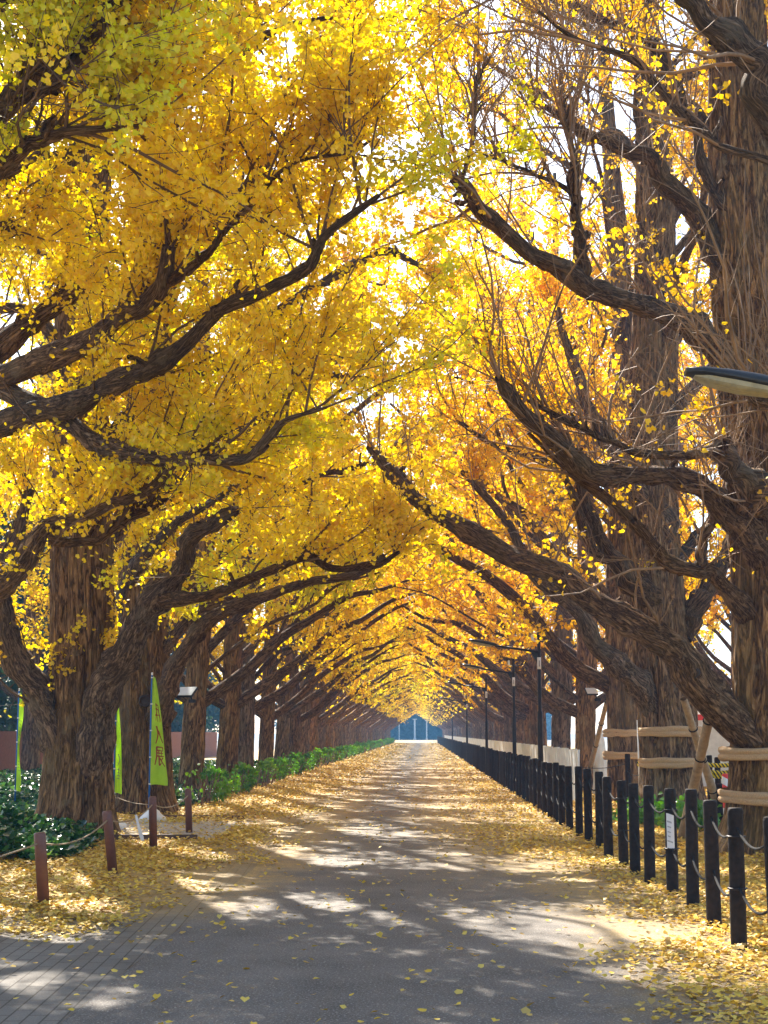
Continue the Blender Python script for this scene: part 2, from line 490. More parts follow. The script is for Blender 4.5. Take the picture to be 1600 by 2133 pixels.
# ================================================================ GROUND
def sheet(name, x0, x1, y0, y1, z, mat, nx=1, ny=1, wav=0.0):
    bm = bmesh.new()
    g = [[bm.verts.new((x0 + (x1 - x0) * i / nx, y0 + (y1 - y0) * j / ny, z)) for i in range(nx + 1)] for j in range(ny + 1)]
    for j in range(ny):
        for i in range(nx): bm.faces.new((g[j][i], g[j][i + 1], g[j + 1][i + 1], g[j + 1][i]))
    o = obj(name, bm_mesh(name, bm, mat)); o['kind'] = 'structure'
    return o
sheet('ground', -1500, 1500, -60, 2500, -0.012, M_far)
sheet('soil_verge', -14, 16, -20, 300, -0.006, M_soil)
sheet('road', -1.9, 2.6, -20, 302, 0.0, M_road)
sheet('pavement', -4.1, -1.9, -20, 302, 0.0015, M_paver)
sheet('side_path', -9.5, -2.9, 20.9, 25.2, 0.006, M_sand)
sheet('crossing_road', -200, 200, 303, 318, 0.0, M_road)

# ================================================================ GINKGO TREES
def trunk_profile(z, r0, H):
    t = np.clip(z / H, 0, 1)
    core = r0 * (1 - .28 * t - .60 * np.clip(t - .35, 0, 1) / .65 * .95)
    return np.maximum(core, .03) + r0 * .42 * np.exp(-z / .32)
def trunk_disp(r0, seed, groove=None):
    def f(RR, th, L, bc):
        z = L[:, :, None]
        o0 = np.zeros_like(RR); p = np.stack([np.cos(th) * 5.2 + o0, np.sin(th) * 5.2 + o0, z * .55 + seed * 7.3 + o0], -1)
        wob = (vnoise(p * np.array([.5, .5, 1]), seed) - .5)
        p2 = p + wob[..., None] * 1.5
        rid = 1 - np.abs(2 * vnoise(p2 * np.array([1.9, 1.9, 1.3]), seed + 1) - 1)
        rid2 = 1 - np.abs(2 * vnoise(p2 * np.array([4.2, 4.2, 2.4]), seed + 2) - 1)
        root = np.exp(-z / .45) * (np.cos(th * 4 + seed) * .16 + np.cos(th * 7 + seed * 2) * .08)
        fl = np.cos(th * 3 + seed * 1.7 + z * .12) * .035
        out = RR * (1 + root + fl + wob * .18) + (rid - .6) * .075 * r0 / .5 + (rid2 - .6) * .034 * r0 / .5
        if groove is not None:
            for (g, wd, dp, zt) in groove:
                dth = np.angle(np.exp(1j * (th - g - .06 * np.sin(z * 1.7))))
                out = out * (1 - dp * np.exp(-(dth / wd) ** 2) * np.clip((zt - z) / .8, 0, 1))
        return out
    return f
def limb_disp(seed):
    def f(RR, th, L, bc):
        p = np.stack([bc[..., 0] * 12, bc[..., 1] * 12, bc[..., 2] * 2.2 + seed * 3.1], -1)
        q = np.stack([np.zeros_like(RR), np.zeros_like(RR) + seed, bc[..., 2] * 3.1], -1)
        lump = vnoise(q, seed + 5)
        lump2 = vnoise(np.stack([bc[..., 0] * 9, bc[..., 1] * 9, bc[..., 2] * 6 + seed], -1), seed + 9)
        return RR * (1 + .2 * (vnoise(p, seed) - .5) * 2 + 1.0 * np.clip(lump - .55, 0, 1) + 1.3 * np.clip(lump2 - .6, 0, 1) - .06)
    return f

def spawn(Ps, Rs, per, tlo, thi, llo, lhi, K, r_lo, r_hi, spread, up, rg, wander=.22, tipbias=.0):
    """children of each path. Ps [N,K0,3]"""
    Np, K0, _ = Ps.shape
    idx = np.repeat(np.arange(Np), per)
    n = len(idx)
    t = tlo + (thi - tlo) * rg.uniform(0, 1, n) ** (1 - tipbias)
    x = t * (K0 - 1) * .9999; k = x.astype(int); u = (x - k)[:, None]
    st = Ps[idx, k] * (1 - u) + Ps[idx, k + 1] * u
    T = nrm(Ps[idx, k + 1] - Ps[idx, k])
    rp = Rs[idx, k] * (1 - u[:, 0]) + Rs[idx, k + 1] * u[:, 0]
    d = nrm(T * rg.uniform(.35, .95, (n, 1)) + nrm(rg.normal(size=(n, 3))) * spread + np.array([0, 0, up]))
    L = rg.uniform(llo, lhi, n)
    pts = [st]
    cur = d
    for j in range(K - 1):
        cur = nrm(cur + rg.normal(size=(n, 3)) * wander + np.array([0, 0, .05]))
        pts.append(pts[-1] + cur * (L / (K - 1))[:, None])
    PP = np.stack(pts, 1)
    r0 = np.minimum(rg.uniform(r_lo, r_hi, n), rp * .75)
    RR = r0[:, None] * np.linspace(1, .35, K)[None]
    return PP, RR

def crown_reach(z):
    return np.interp(z, [0, 4, 9, 13, 20], [5.0, 5.5, 5.3, 4.2, 1.6])

def auto_limbs(rg, r0, H, n, zlo, zhi, side, reach=1.0, hero_lo=False):
    """side +1: the road is towards +X. returns list of (pts[K,3], rads[K])"""
    out = []
    for i in range(n):
        z0 = zlo + (zhi - zlo) * ((i + rg.uniform(0, 1)) / n)
        if z0 < 6 and rg.uniform() < .62:
            az = rg.normal(0, .55) + (0 if side > 0 else PI)
        else:
            az = rg.uniform(0, 2 * PI)
        el = rg.uniform(.42, .75) + (.1 if z0 > 8 else 0)
        ln = min(crown_reach(z0 + 2.0), 5.4) * reach * rg.uniform(.78, 1.0)
        hd = np.array([math.cos(az), math.sin(az), 0]); perp = np.array([-hd[1], hd[0], 0])
        rr = np.linspace(0, 1, 7)
        bend = rg.normal(0, .35)
        rise = ln * math.tan(el)
        curve = rg.uniform(-.25, .3)
        pts = np.stack([hd * (a * ln + r0 * .2) + perp * (bend * a * a * 1.3) + np.array([0, 0, z0 + rise * (a + curve * a * (1 - a) * 1.6)]) for a in rr])
        pts[1:] += rg.normal(0, .15, (6, 3))
        pts[0] = np.array([0, 0, z0 - .25])
        rb = rg.uniform(.07, .135) * (1 - .35 * z0 / H) * (r0 / .45)
        out.append((pts, rb * np.array([1.35, 1, .86, .72, .58, .45, .28])))
    return out

def build_tree(name_prefix, rg, r0, H, limbs, detail, leaf_mat, leaf_size, leaf_density, seed,
               groove=None, lean=(0, 0), bare=.0, merge=False, lean_fn=None, l2=9, l3=8, leaf_per=3, simple=False, twigs=True, leaf_clip=None, shoot=0.0, zmax_twig=99, minY=None):
    """returns dict of meshes in the tree's own space"""
    res = {'limbs': []}
    # trunk
    if detail == 2:
        z = np.concatenate([np.arange(0, 3.2, .045), np.arange(3.2, 9, .09), np.arange(9, H, .35), [H]]); sides = 88
    elif detail == 1:
        z = np.concatenate([np.arange(0, 3, .1), np.arange(3, 9, .3), np.arange(9, H, 1), [H]]); sides = 36
    else:
        z = np.concatenate([[0, .15, .35, .7, 1.2, 2, 3, 4.5, 6, 8, 10, 12], [H * .8, H]]); sides = 14
    z[0] = -.25
    bend = np.stack([lean[0] * z / H + .10 * np.sin(z * .5 + seed), lean[1] * z / H + .10 * np.cos(z * .43 + seed * 2), z], -1)
    bend[:, 0] -= .10 * math.sin(seed); bend[:, 1] -= .10 * math.cos(seed * 2)
    Rz = trunk_profile(np.maximum(z, 0), r0, H)
    A = Arr()
    # make the tube frame fixed (n1 = x axis)
    tubes(A, bend[None], Rz[None], sides, trunk_disp(r0, seed, groove), seedoff=seed * 3.7)
    treeA = A
    if not merge:
        res['trunk'] = A.mesh('trunk', M_bark, bark=True)
    # limbs
    kk = {2: 44, 1: 16, 0: 7}[detail]; sd = {2: 14, 1: 8, 0: 5}[detail]
    LP = []; LR = []
    for (pts, rad) in limbs:
        p = catmull(pts, kk); r = np.interp(np.linspace(0, 1, kk), np.linspace(0, 1, len(rad)), rad)
        if detail == 2:
            s = np.linspace(0, 1, kk)
            p[2:] += np.stack([vnoise(np.stack([s * 11 + seed, s * 0, s * 0 + q], -1), 3) - .5 for q in range(3)], -1)[2:] * r[2:, None] * .75
        LP.append(p); LR.append(r)
    K12 = 12
    s12 = lambda a: np.stack([np.interp(np.linspace(0, 1, K12), np.linspace(0, 1, len(a)), a[:, c]) for c in range(3)], -1)
    PL = np.stack([s12(p) for p in LP]); RL = np.stack([np.interp(np.linspace(0, 1, K12), np.linspace(0, 1, len(r)), r) for r in LR])
    P2, R2 = spawn(PL, RL, l2, .22, 1.0, .9, 2.3, 6, .009, .024, .8, .38, rg, .2)
    if detail == 2:
        Pt, Rt = spawn(PL, RL, 4, .90, 1.0, .8, 2.0, 6, .010, .018, .6, .5, rg, .09)
        n_ = len(PL)
        P2 = np.concatenate([P2.reshape(n_, l2, 6, 3), Pt.reshape(n_, 4, 6, 3)], 1).reshape(-1, 6, 3)
        R2 = np.concatenate([R2.reshape(n_, l2, 6), Rt.reshape(n_, 4, 6)], 1).reshape(-1, 6)
        l2 += 4
    P3, R3 = spawn(P2, R2, l3, .15, 1.0, .35, .95, 4, .004, .008, .85, .25, rg, .2)
    nlimb = len(LP)
    if shoot > 0:   # long straight water shoots standing up from the limbs
        P2s, R2s = spawn(PL, RL, int(shoot), .5, 1.0, 1.0, 2.6, 5, .006, .013, .45, .9, rg, .13)
    if merge:
        Al = treeA
        for p, r in zip(LP, LR): tubes(Al, p[None], r[None], sd)
        tubes(Al, P2, R2 * 1.3, 3)
        if twigs: tubes(Al, P3, R3 * 2.0, 3)
        res['trunk'] = Al.mesh('trunk', M_bark, bark=True)
    else:
        for i in range(nlimb):
            A = Arr()
            tubes(A, LP[i][None], LR[i][None], sd, limb_disp(seed * 13 + i) if detail == 2 else None, seedoff=i * 2.1 + seed)
            if detail == 2:
                Pk, Rk = spawn(LP[i][None, ::4], LR[i][None, ::4], 9, .15, 1.0, .10, .30, 4, .02, .05, .9, .5, rg, .35)
                tubes(A, Pk, Rk * np.array([1.25, 1.0, 1.25, 1.5])[None], 7, limb_disp(seed + i + 40))
            A.cur = 1 if leaf_mat is M_leafR else 2
            tubes(A, P2[i * l2:(i + 1) * l2], R2[i * l2:(i + 1) * l2], 5 if detail == 2 else 3)
            if twigs: tubes(A, P3[i * l2 * l3:(i + 1) * l2 * l3], R3[i * l2 * l3:(i + 1) * l2 * l3] * (1.0 if detail == 2 else 1.5), 3)
            if shoot > 0:
                q = int(shoot); tubes(A, P2s[i * q:(i + 1) * q], R2s[i * q:(i + 1) * q], 4)
            res['limbs'].append(A.mesh('limb', M_limb, bark=True))
    # leaves: short clusters along twigs
    PA = [P3]
    nper = max(1, int(round(leaf_density)))
    pos = []
    for PP in [P3, P2] + ([P2s] if shoot > 0 else []):
        Nn, Kk, _ = PP.shape
        m = nper if PP is P3 else nper * 2
        t = rg.uniform(.1, 1, (Nn, m)) * (Kk - 1) * .9999; k = t.astype(int); u = (t - k)[..., None]
        q = PP[np.arange(Nn)[:, None], k] * (1 - u) + PP[np.arange(Nn)[:, None], k + 1] * u
        pos.append(q.reshape(-1, 3))
    pos = np.concatenate(pos)
    if bare > 0:
        nz = vnoise(pos * .75 + seed * 11.3, seed) * .6 + vnoise(pos * 2.1 + seed, seed + 3) * .4
        pos = pos[nz > np.quantile(nz, bare)]
    pos = np.repeat(pos, leaf_per, axis=0)
    pos = pos + rg.normal(0, .045, pos.shape)
    if leaf_clip is not None:
        pos = pos[leaf_clip(pos)]
    A = Arr(); leaves(A, pos, leaf_size, up_bias=.5, droop=.35, simple=simple, rg=rg)
    res['foliage'] = A.mesh('foliage', leaf_mat, smooth=False)
    res['nleaf'] = len(pos)
    return res

def place_tree(res, loc, label, group, rz=0.0, name='ginkgo_tree', sc=1.0):
    t = thing(name, label, 'tree', loc, rz, group)
    t.scale = (sc, sc, sc)
    obj('trunk', res['trunk'], t)
    for m in res['limbs']: obj('limb', m, t)
    obj('crown', res['foliage'], t)
    return t

def traced(base, pts, rads_px):
    """limb traced: pts list (px,py,Y); rads in px -> local coords"""
    w3 = np.array([P(*p) for p in pts]); Yd = np.array([p[2] for p in pts])
    r = np.asarray(rads_px, float) * Yd / F
    return (w3 - np.array([base[0], base[1], 0]), r)

total_leaves = 0
QUEUE = []
LM = np.full((534, 400), 0.0)
def hero(*a, **k):
    QUEUE.append((a, k))
    for pts, rd in a[1]:
        pts = catmull(np.array([P(*p) for p in pts]), 160); rw = np.interp(np.linspace(0, 1, 160), np.linspace(0, 1, len(rd)), rd)
        for p, r in zip(pts, rw):
            px, py = W2P(p[None])
            r = max(2, r * 1.15) / 4; x0 = px[0] / 4; y0 = py[0] / 4
            if r * 4 < 7: continue
            xa, xb = int(max(0, x0 - r)), int(min(399, x0 + r)); ya, yb = int(max(0, y0 - r)), int(min(533, y0 + r))
            if xb >= xa and yb >= ya: LM[ya:yb + 1, xa:xb + 1] = np.maximum(LM[ya:yb + 1, xa:xb + 1], p[1])
def W2P(p):
    v = (p - np.array([0, 0, CAM_H])) @ np.array(CAMR)
    z = np.maximum(-v[:, 2], .01)
    return 800 + F * v[:, 0] / z, 1066.5 - F * v[:, 1] / z
def hero_build(loc, limbs, nauto, side, seed, zauto, label, r0=.47, H=19, leaf=M_leafL, dens=7, bare=.12, size=.068, l2=10, l3=9, per=3, groove=None, shoot=0, lean=(0, 0), reach=1.0, clip=None):
    global total_leaves
    rg = np.random.default_rng(seed)
    tl = [traced(loc, p, r) for p, r in limbs]
    al = auto_limbs(rg, r0, H, nauto, zauto[0], zauto[1], side, reach)
    def clip2(p):
        # leaves keep clear of the heavy limbs; left crown tops thinned for sun patches
        wpt = p + np.array([loc[0], loc[1], 0])
        px, py = W2P(wpt)
        ix = (px / 4).astype(int); iy = (py / 4).astype(int)
        ok = (ix >= 0) & (ix < 400) & (iy >= 0) & (iy < 534) & (wpt[:, 1] > 1)
        d = np.zeros(len(p)); d[ok] = LM[iy[ok], ix[ok]]
        keep = ~((d > wpt[:, 1]) & (rg.uniform(0, 1, len(p)) < .85))
        if side > 0: keep &= ~((p[:, 2] > min(11.3, 2.0 + .53 * loc[1])) & (rg.uniform(0, 1, len(p)) < .85))
        return keep & (clip(p) if clip is not None else True)
    res = build_tree('t', rg, r0, H, tl + al, 2, leaf, size, dens, seed, groove=groove, bare=bare, l2=l2, l3=l3, leaf_per=per, shoot=shoot, lean=lean, leaf_clip=clip2)
    total_leaves += res['nleaf']
    return place_tree(res, (loc[0], loc[1], 0), label, 'ginkgo trees lining the avenue')

LX, RX = -5.3, 4.4
# ---- left hero trees -------------------------------------------------
T1 = (-5.25, 22.1)
hero(T1, [
    ([(196, 1700, 22.15), (198, 1600, 21.95), (205, 1530, 21.85), (218, 1450, 21.65), (250, 1385, 21.4), (292, 1318, 21.0), (335, 1240, 20.7), (372, 1190, 20.4), (392, 1130, 20.1), (440, 1090, 19.9), (492, 1062, 19.7)], [20, 30, 34, 35, 33, 30, 26, 22, 17, 14, 9]),
    ([(330, 1250, 20.7), (385, 1242, 20.3), (450, 1235, 20.0), (560, 1190, 19.6), (640, 1165, 19.3), (690, 1186, 19.1), (780, 1178, 18.9), (830, 1150, 18.7)], [12, 11, 10, 9, 8, 7, 6, 4]),
    ([(155, 1640, 22.35), (140, 1550, 22.15), (98, 1450, 21.8), (52, 1390, 21.5), (12, 1310, 21.2), (-5, 1230, 21.0), (30, 1120, 20.8), (60, 1020, 20.6)], [34, 36, 33, 27, 24, 20, 15, 9]),
    ([(190, 1180, 22.2), (235, 1100, 22.4), (330, 1010, 22.6), (450, 930, 22.8), (560, 860, 23)], [22, 18, 14, 11, 7]),
], 13, 1, 101, (3.6, 15), 'massive brown ginkgo with a deeply furrowed forked base beside the ivy', r0=.48, dens=13, bare=.06, groove=[(-PI / 2 + .42, .13, .26, 3.3), (-PI / 2 - .9, .2, .10, 3)])
T2 = (-5.3, 27.7)
hero(T2, [
    ([(335, 1500, 27.5), (350, 1440, 27.1), (380, 1370, 26.6), (430, 1300, 26.1), (520, 1255, 25.6), (640, 1215, 25.1), (740, 1195, 24.8), (800, 1160, 24.5)], [27, 23, 19, 15, 12, 9, 7, 5]),
    ([(300, 1330, 27.7), (260, 1250, 27.5), (300, 1160, 27), (380, 1080, 26.6), (500, 1010, 26)], [20, 17, 13, 10, 6]),
], 13, 1, 102, (2.8, 15), 'wide ginkgo trunk standing behind the tallest green banner', r0=.47, dens=9, size=.078, bare=.06, l3=8)
T0 = (-5.75, 16.6)
hero(T0, [
    ([(-120, 960, 16.4), (-40, 900, 16.0), (60, 862, 15.7), (150, 840, 15.4), (225, 805, 15.1), (300, 776, 14.9), (350, 745, 14.7), (430, 672, 14.4), (480, 635, 14.1), (560, 598, 13.8), (640, 556, 13.5), (680, 492, 13.3), (790, 408, 13.0)], [34, 28, 25, 23, 21, 19, 17, 16, 15, 14, 13, 9, 4]),
    ([(-110, 840, 16.5), (-30, 800, 16.1), (50, 765, 15.7), (150, 732, 15.3), (215, 688, 15.0), (290, 640, 14.7), (338, 590, 14.4), (356, 515, 14.2)], [36, 30, 26, 25, 22, 20, 19, 16]),
    ([(345, 590, 14.4), (420, 540, 14.1), (480, 470, 13.9), (530, 420, 13.6), (600, 345, 13.3), (720, 320, 13.0)], [11, 9, 7, 6, 4, 3]),
    ([(356, 515, 14.2), (340, 420, 14.1), (318, 310, 14.0), (300, 270, 13.9)], [6, 5, 4, 3]),
    ([(-60, 780, 16.3), (60, 830, 15.9), (142, 876, 15.6), (210, 925, 15.4), (262, 944, 15.2), (337, 962, 15.0), (394, 957, 14.8), (461, 962, 14.6), (517, 951, 14.4), (555, 914, 14.2), (600, 876, 14.0), (680, 850, 13.7)], [22, 21, 20, 18, 15, 13, 12, 11, 10, 8, 6, 3]),
    ([(-90, 1330, 16.6), (-40, 1270, 16.3), (10, 1215, 16.1), (60, 1160, 15.9), (101, 1100, 15.8), (161, 1084, 15.6), (225, 1054, 15.5), (262, 1041, 15.4), (319, 1011, 15.2), (365, 966, 15.0), (440, 930, 14.8)], [34, 30, 27, 22, 17, 12, 11, 11, 10, 9, 6]),
    ([(101, 1125, 15.8), (200, 1128, 15.9), (245, 1098, 16), (300, 1062, 16.1), (360, 1040, 16.2)], [12, 10, 9, 8, 5]),
], 12, 1, 103, (4.6, 15), 'ginkgo with long dark limbs sweeping in from beyond the left edge', r0=.45, dens=13, bare=.04, l2=14, l3=9, size=.060)
Tm = (-5.3, 11.2)
hero(Tm, [
    ([(-200, 420, 11.2), (-60, 290, 11.1), (0, 232, 11.0), (40, 190, 10.9), (75, 152, 10.8), (118, 158, 10.8)], [40, 28, 24, 22, 18, 12]),
    ([(-200, 520, 11.3), (-60, 400, 11.2), (0, 352, 11.2), (45, 312, 11.1), (90, 288, 11.1), (160, 276, 11.0), (300, 262, 10.9)], [36, 24, 20, 17, 15, 11, 4]),
    ([(-220, 330, 11.2), (-40, 240, 11.3), (110, 180, 11.2), (200, 60, 11.1), (245, -20, 11.0), (300, -120, 10.9)], [30, 18, 12, 15, 14, 10]),
], 11, 1, 104, (4.4, 12), 'leafy ginkgo overhanging the top left corner of the view', r0=.45, H=17, dens=13, bare=.05, l2=13, l3=9, size=.060, clip=lambda p: p[:, 1] > -3.2)

# ---- right hero trees ------------------------------------------------
R1 = (4.4, 18.7)
hero(R1, [
    ([(1540, 830, 18.5), (1500, 745, 18.2), (1470, 705, 17.9), (1400, 663, 17.4), (1300, 622, 16.9), (1200, 580, 16.5), (1120, 535, 16.1), (1060, 490, 15.8), (1010, 440, 15.6), (975, 395, 15.4), (945, 368, 15.3)], [34, 26, 25, 24, 22, 20, 18, 17, 17, 15, 11]),
    ([(1212, 578, 16.5), (1206, 480, 16.4), (1194, 395, 16.4), (1200, 335, 16.3)], [15, 14, 14, 12]),
    ([(1200, 340, 16.3), (1178, 250, 16.2), (1165, 160, 16.1)], [5, 4, 2]),
    ([(1194, 400, 16.4), (1150, 378, 16.4), (1060, 340, 16.4), (1000, 320, 16.4)], [7, 5, 3, 2]),
    ([(960, 375, 15.3), (985, 290, 15.2), (990, 200, 15.1), (1010, 130, 15.0)], [5, 4, 3, 2]),
    ([(1600, 1190, 18.5), (1555, 1108, 18.0), (1500, 1052, 17.6), (1430, 1003, 17.3), (1350, 985, 17.0), (1245, 992, 16.7), (1185, 945, 16.4), (1120, 880, 16.1), (1062, 822, 15.9), (1040, 785, 15.7)], [36, 27, 23, 20, 19, 20, 20, 19, 15, 9]),
    ([(1620, 1120, 18.3), (1590, 1060, 17.7), (1545, 1000, 17.2), (1505, 930, 16.9)], [32, 28, 26, 24]),
    ([(1500, 925, 16.9), (1440, 948, 16.8), (1345, 945, 16.7), (1260, 915, 16.5), (1190, 880, 16.4), (1100, 835, 16.2)], [8, 8, 8, 7, 6, 3]),
    ([(1600, 1560, 18.7), (1530, 1505, 18.5), (1452, 1425, 18.3), (1390, 1350, 18.3), (1290, 1278, 18.5), (1200, 1220, 18.8), (1100, 1170, 19.1), (1000, 1122, 19.4), (900, 1058, 19.8), (830, 1000, 20.1), (770, 930, 20.4)], [40, 40, 34, 31, 27, 25, 23, 20, 16, 13, 6]),
    ([(1560, 1290, 18.6), (1532, 1252, 18.3), (1484, 1200, 18.0), (1450, 1189, 17.8), (1375, 1155, 17.6), (1319, 1087, 17.4), (1244, 1024, 17.2), (1187, 982, 17.0), (1100, 900, 16.8)], [26, 20, 16, 15, 14, 11, 9, 7, 4]),
    ([(1455, 1180, 17.8), (1470, 1110, 17.8), (1500, 1060, 17.9)], [14, 12, 9]),
    ([(1560, 640, 18.6), (1505, 560, 18.4), (1450, 450, 18.3), (1400, 385, 18.2), (1340, 322, 18.0), (1270, 300, 17.9), (1180, 250, 17.8), (1100, 200, 17.6)], [34, 27, 24, 22, 16, 13, 9, 5]),
    ([(1560, 470, 18.6), (1520, 440, 18.3), (1485, 400, 18.2), (1465, 335, 18.1), (1440, 250, 18), (1370, 190, 17.9), (1330, 130, 17.8), (1230, 90, 17.6)], [20, 16, 14, 12, 8, 7, 6, 4]),
], 8, -1, 201, (8.5, 15), 'towering furrowed ginkgo with burlap bands filling the right edge', r0=.52, H=20, leaf=M_leafR, dens=4, bare=.74, l2=11, l3=10, shoot=5, size=.066)
R0 = (4.4, 12.0)
hero(R0, [
    ([(1800, 560, 12.0), (1680, 330, 11.9), (1600, 205, 11.8), (1572, 120, 11.6), (1500, 62, 11.4), (1440, 0, 11.2), (1400, -60, 11.0)], [44, 38, 34, 30, 25, 22, 18]),
    ([(1800, 480, 12.0), (1700, 390, 12.0), (1600, 335, 12.0), (1500, 302, 12.1), (1440, 252, 12.2), (1372, 185, 12.3), (1330, 128, 12.3), (1200, 80, 12.3), (1120, 20, 12.2)], [20, 14, 10, 9, 8, 8, 7, 5, 3]),
    ([(1900, 1150, 12.0), (1720, 880, 12.2), (1640, 850, 12.4), (1580, 820, 12.6), (1540, 790, 12.8)], [36, 28, 22, 18, 10]),
], 5, -1, 202, (7.5, 12), 'ginkgo whose knobbly limb crosses the top right corner', r0=.45, H=17, leaf=M_leafR, dens=4, bare=.72, l2=9, l3=9, shoot=6, size=.066, clip=lambda p: p[:, 1] > -3.5)
R2 = (4.4, 26.0)
hero(R2, [
    ([(1385, 1290, 26.0), (1350, 1240, 25.7), (1300, 1190, 25.3), (1250, 1120, 25.0), (1215, 1030, 24.8), (1190, 930, 24.6), (1120, 840, 24.4)], [26, 20, 18, 15, 12, 9, 5]),
    ([(1370, 1490, 26.0), (1300, 1400, 25.4), (1240, 1330, 25.0), (1180, 1250, 24.8), (1110, 1190, 24.6), (1070, 1110, 24.5), (1020, 1040, 24.4), (960, 980, 24.3)], [26, 22, 18, 15, 12, 10, 8, 5]),
    ([(1400, 1120, 26), (1350, 1040, 25.8), (1290, 960, 25.6), (1230, 850, 25.4), (1190, 740, 25.3), (1160, 640, 25.2)], [24, 19, 16, 13, 10, 6]),
    ([(1420, 1330, 26), (1450, 1260, 26.2), (1500, 1180, 26.5), (1560, 1060, 26.8)], [22, 20, 16, 10]),
], 12, -1, 203, (3.2, 16), 'broad double-stemmed ginkgo with burlap bands behind the crossed wooden props', r0=.50, H=20, leaf=M_leafR, dens=6, bare=.28, l2=10, l3=9, shoot=6, size=.075, groove=[(-PI / 2 - .5, .14, .22, 3.5), (-PI / 2 + .7, .16, .1, 3.5)])

HT = [hero_build(*a_, **k_) for a_, k_ in QUEUE]
# ---- shared variants for the rest of the rows ------------------------
def variant(seed, side, detail, r0, n, leafm, size, dens, bare, l2, l3, per, merge=False, simple=True, shoot=0, reach=1.0, zlo=2.3):
    rg = np.random.default_rng(seed)
    al = auto_limbs(rg, r0, 19, n, zlo, 15, side, reach)
    # heavy low forks: towards the road, away from it, and one more towards the road
    for (sx, z0, ln, rise, rb) in ((1, 2.0, 4.9, 3.1, .17), (-1, 2.1, 3.2, 3.6, .14), (1, 3.0, 4.2, 4.4, .13)):
        a = np.linspace(0, 1, 7)
        yy_ = rg.normal(0, .5) * a + rg.normal(0, .12, 7) * (a > 0)
        pts = np.stack([side * sx * ln * (a ** .85) , yy_, z0 + rise * (a ** 1.05) + .5 * np.sin(a * 3.1) * (1 if sx > 0 else -.6) + rg.normal(0, .10, 7) * (a > 0)], -1)
        al.append((pts, rb * (r0 / .28) * .9 * np.array([1.1, 1.0, .8, .65, .5, .38, .2])))
    return build_tree('v', rg, r0, 19, al, detail, leafm, size, dens, seed, bare=bare, l2=l2, l3=l3, leaf_per=per, merge=merge, simple=simple, shoot=shoot, leaf_clip=lambda p: ~((p[:, 2] > 10.5) & (rg.uniform(0, 1, len(p)) < (.72 if side > 0 else .1))))  # upper crowns of the left rows thinned to let sun onto the road
midL = [variant(300 + i, 1, 1, .25, 16, M_leafF if i else M_leafL, .10, 7, .06, 9, 7, 3) for i in range(3)]
midR = [variant(330 + i, -1, 1, .28, 17, M_leafR, .10, 6, .15, 9, 7, 3, shoot=2) for i in range(3)]
farL = [variant(360 + i, 1, 0, .25, 14, M_leafF, .15, 5, .2, 8, 4, 2, merge=True) for i in range(2)]
farR = [variant(380 + i, -1, 0, .26, 14, M_leafF, .17, 4, .25, 8, 5, 1, merge=True) for i in range(2)]

rr = random.Random(5)
yl = [33.3, 38.5, 43.8, 48.9, 54.2]
y = 59.6
while y < 232: yl.append(y); y += 5.35
for i, y in enumerate(yl):
    v = (midL[i % 3] if y < 75 else farL[i % 2])
    lab = ('%s ginkgo in the left row, counted from the camera, behind the low shrubs' % ORD[i + 2]) if i < 6 else 'slender distant ginkgo in the left row beyond the low shrubs'
    place_tree(v, (LX + rr.uniform(-.1, .1), y, 0), lab, 'ginkgo trees lining the avenue' if i < 6 else 'distant ginkgo trees of the left row', rr.uniform(-.45, .45), sc=rr.uniform(.93, 1.06))
yr = [32.3, 39.8, 47.2]
y = 54.4
while y < 312: yr.append(y); y += 5.9
for i, y in enumerate(yr):
    v = (midR[i % 3] if y < 75 else farR[i % 2])
    if i == 0: lab = 'ginkgo with burlap bands just left of the double-stemmed one'
    elif i == 1: lab = 'ginkgo leaning over the end of the low white screen'
    elif i < 6: lab = '%s ginkgo along the right row, counted from the camera, behind the white screen' % ORD[i + 2]
    else: lab = 'slender distant ginkgo in the right row behind the post fence'
    place_tree(v, (RX + rr.uniform(-.1, .1), y, 0), lab, 'ginkgo trees lining the avenue' if i < 6 else 'distant ginkgo trees of the right row', rr.uniform(-.4, .4), sc=rr.uniform(.97, 1.1) if i else 1.2)
# outer rows on the far sides of the side paths
for i in range(4):
    y = 37 + i * 8.3
    v = midL[(i + 1) % 3] if y < 60 else farL[i % 2]
    place_tree(v, (-12.2 + rr.uniform(-.3, .3), y, 0), 'ginkgo of the outer left row beyond the ivy bed', 'outer left row of ginkgo trees', rr.uniform(0, 6.28), sc=rr.uniform(.95, 1.1))
for i in range(7):
    y = 31 + i * 7.6
    v = midR[(i + 1) % 3] if y < 60 else farR[i % 2]
    place_tree(v, (11.4 + rr.uniform(-.3, .3), y, 0), 'ginkgo of the outer right row behind the front trees', 'outer right row of ginkgo trees', rr.uniform(0, 6.28), sc=rr.uniform(.95, 1.1))

# knots: healed cut ends, a dark disc inside a rim of bark
def knot(tree, px, py, Y, r, facing, depth=.07):
    p = P(px, py, Y); base = Vector(tree.location)
    q = Vector(facing).normalized().to_track_quat('Z', 'Y').to_matrix().to_4x4()
    bm = bmesh.new(); lathe(bm, [(r * 1.35, -depth * 1.6), (r * 1.3, -.02), (r * 1.18, .012), (r * 1.0, .018), (r * .9, -.008), (r * .4, -.016), (r * .05, -.014)], 18, wob=.07, seed=int(px))
    bmesh.ops.transform(bm, matrix=q, verts=bm.verts)
    o = obj('knot', bm_mesh('knot', bm, M_cut, True), tree, tuple(Vector(p) - base)); o['label'] = 'dark round cut face'
knot(HT[1], 302, 1460, 27.22, .095, (.15, -1, 0))
knot(HT[4], 1442, 1402, 18.10, .07, (-.75, -1, .05), .12)
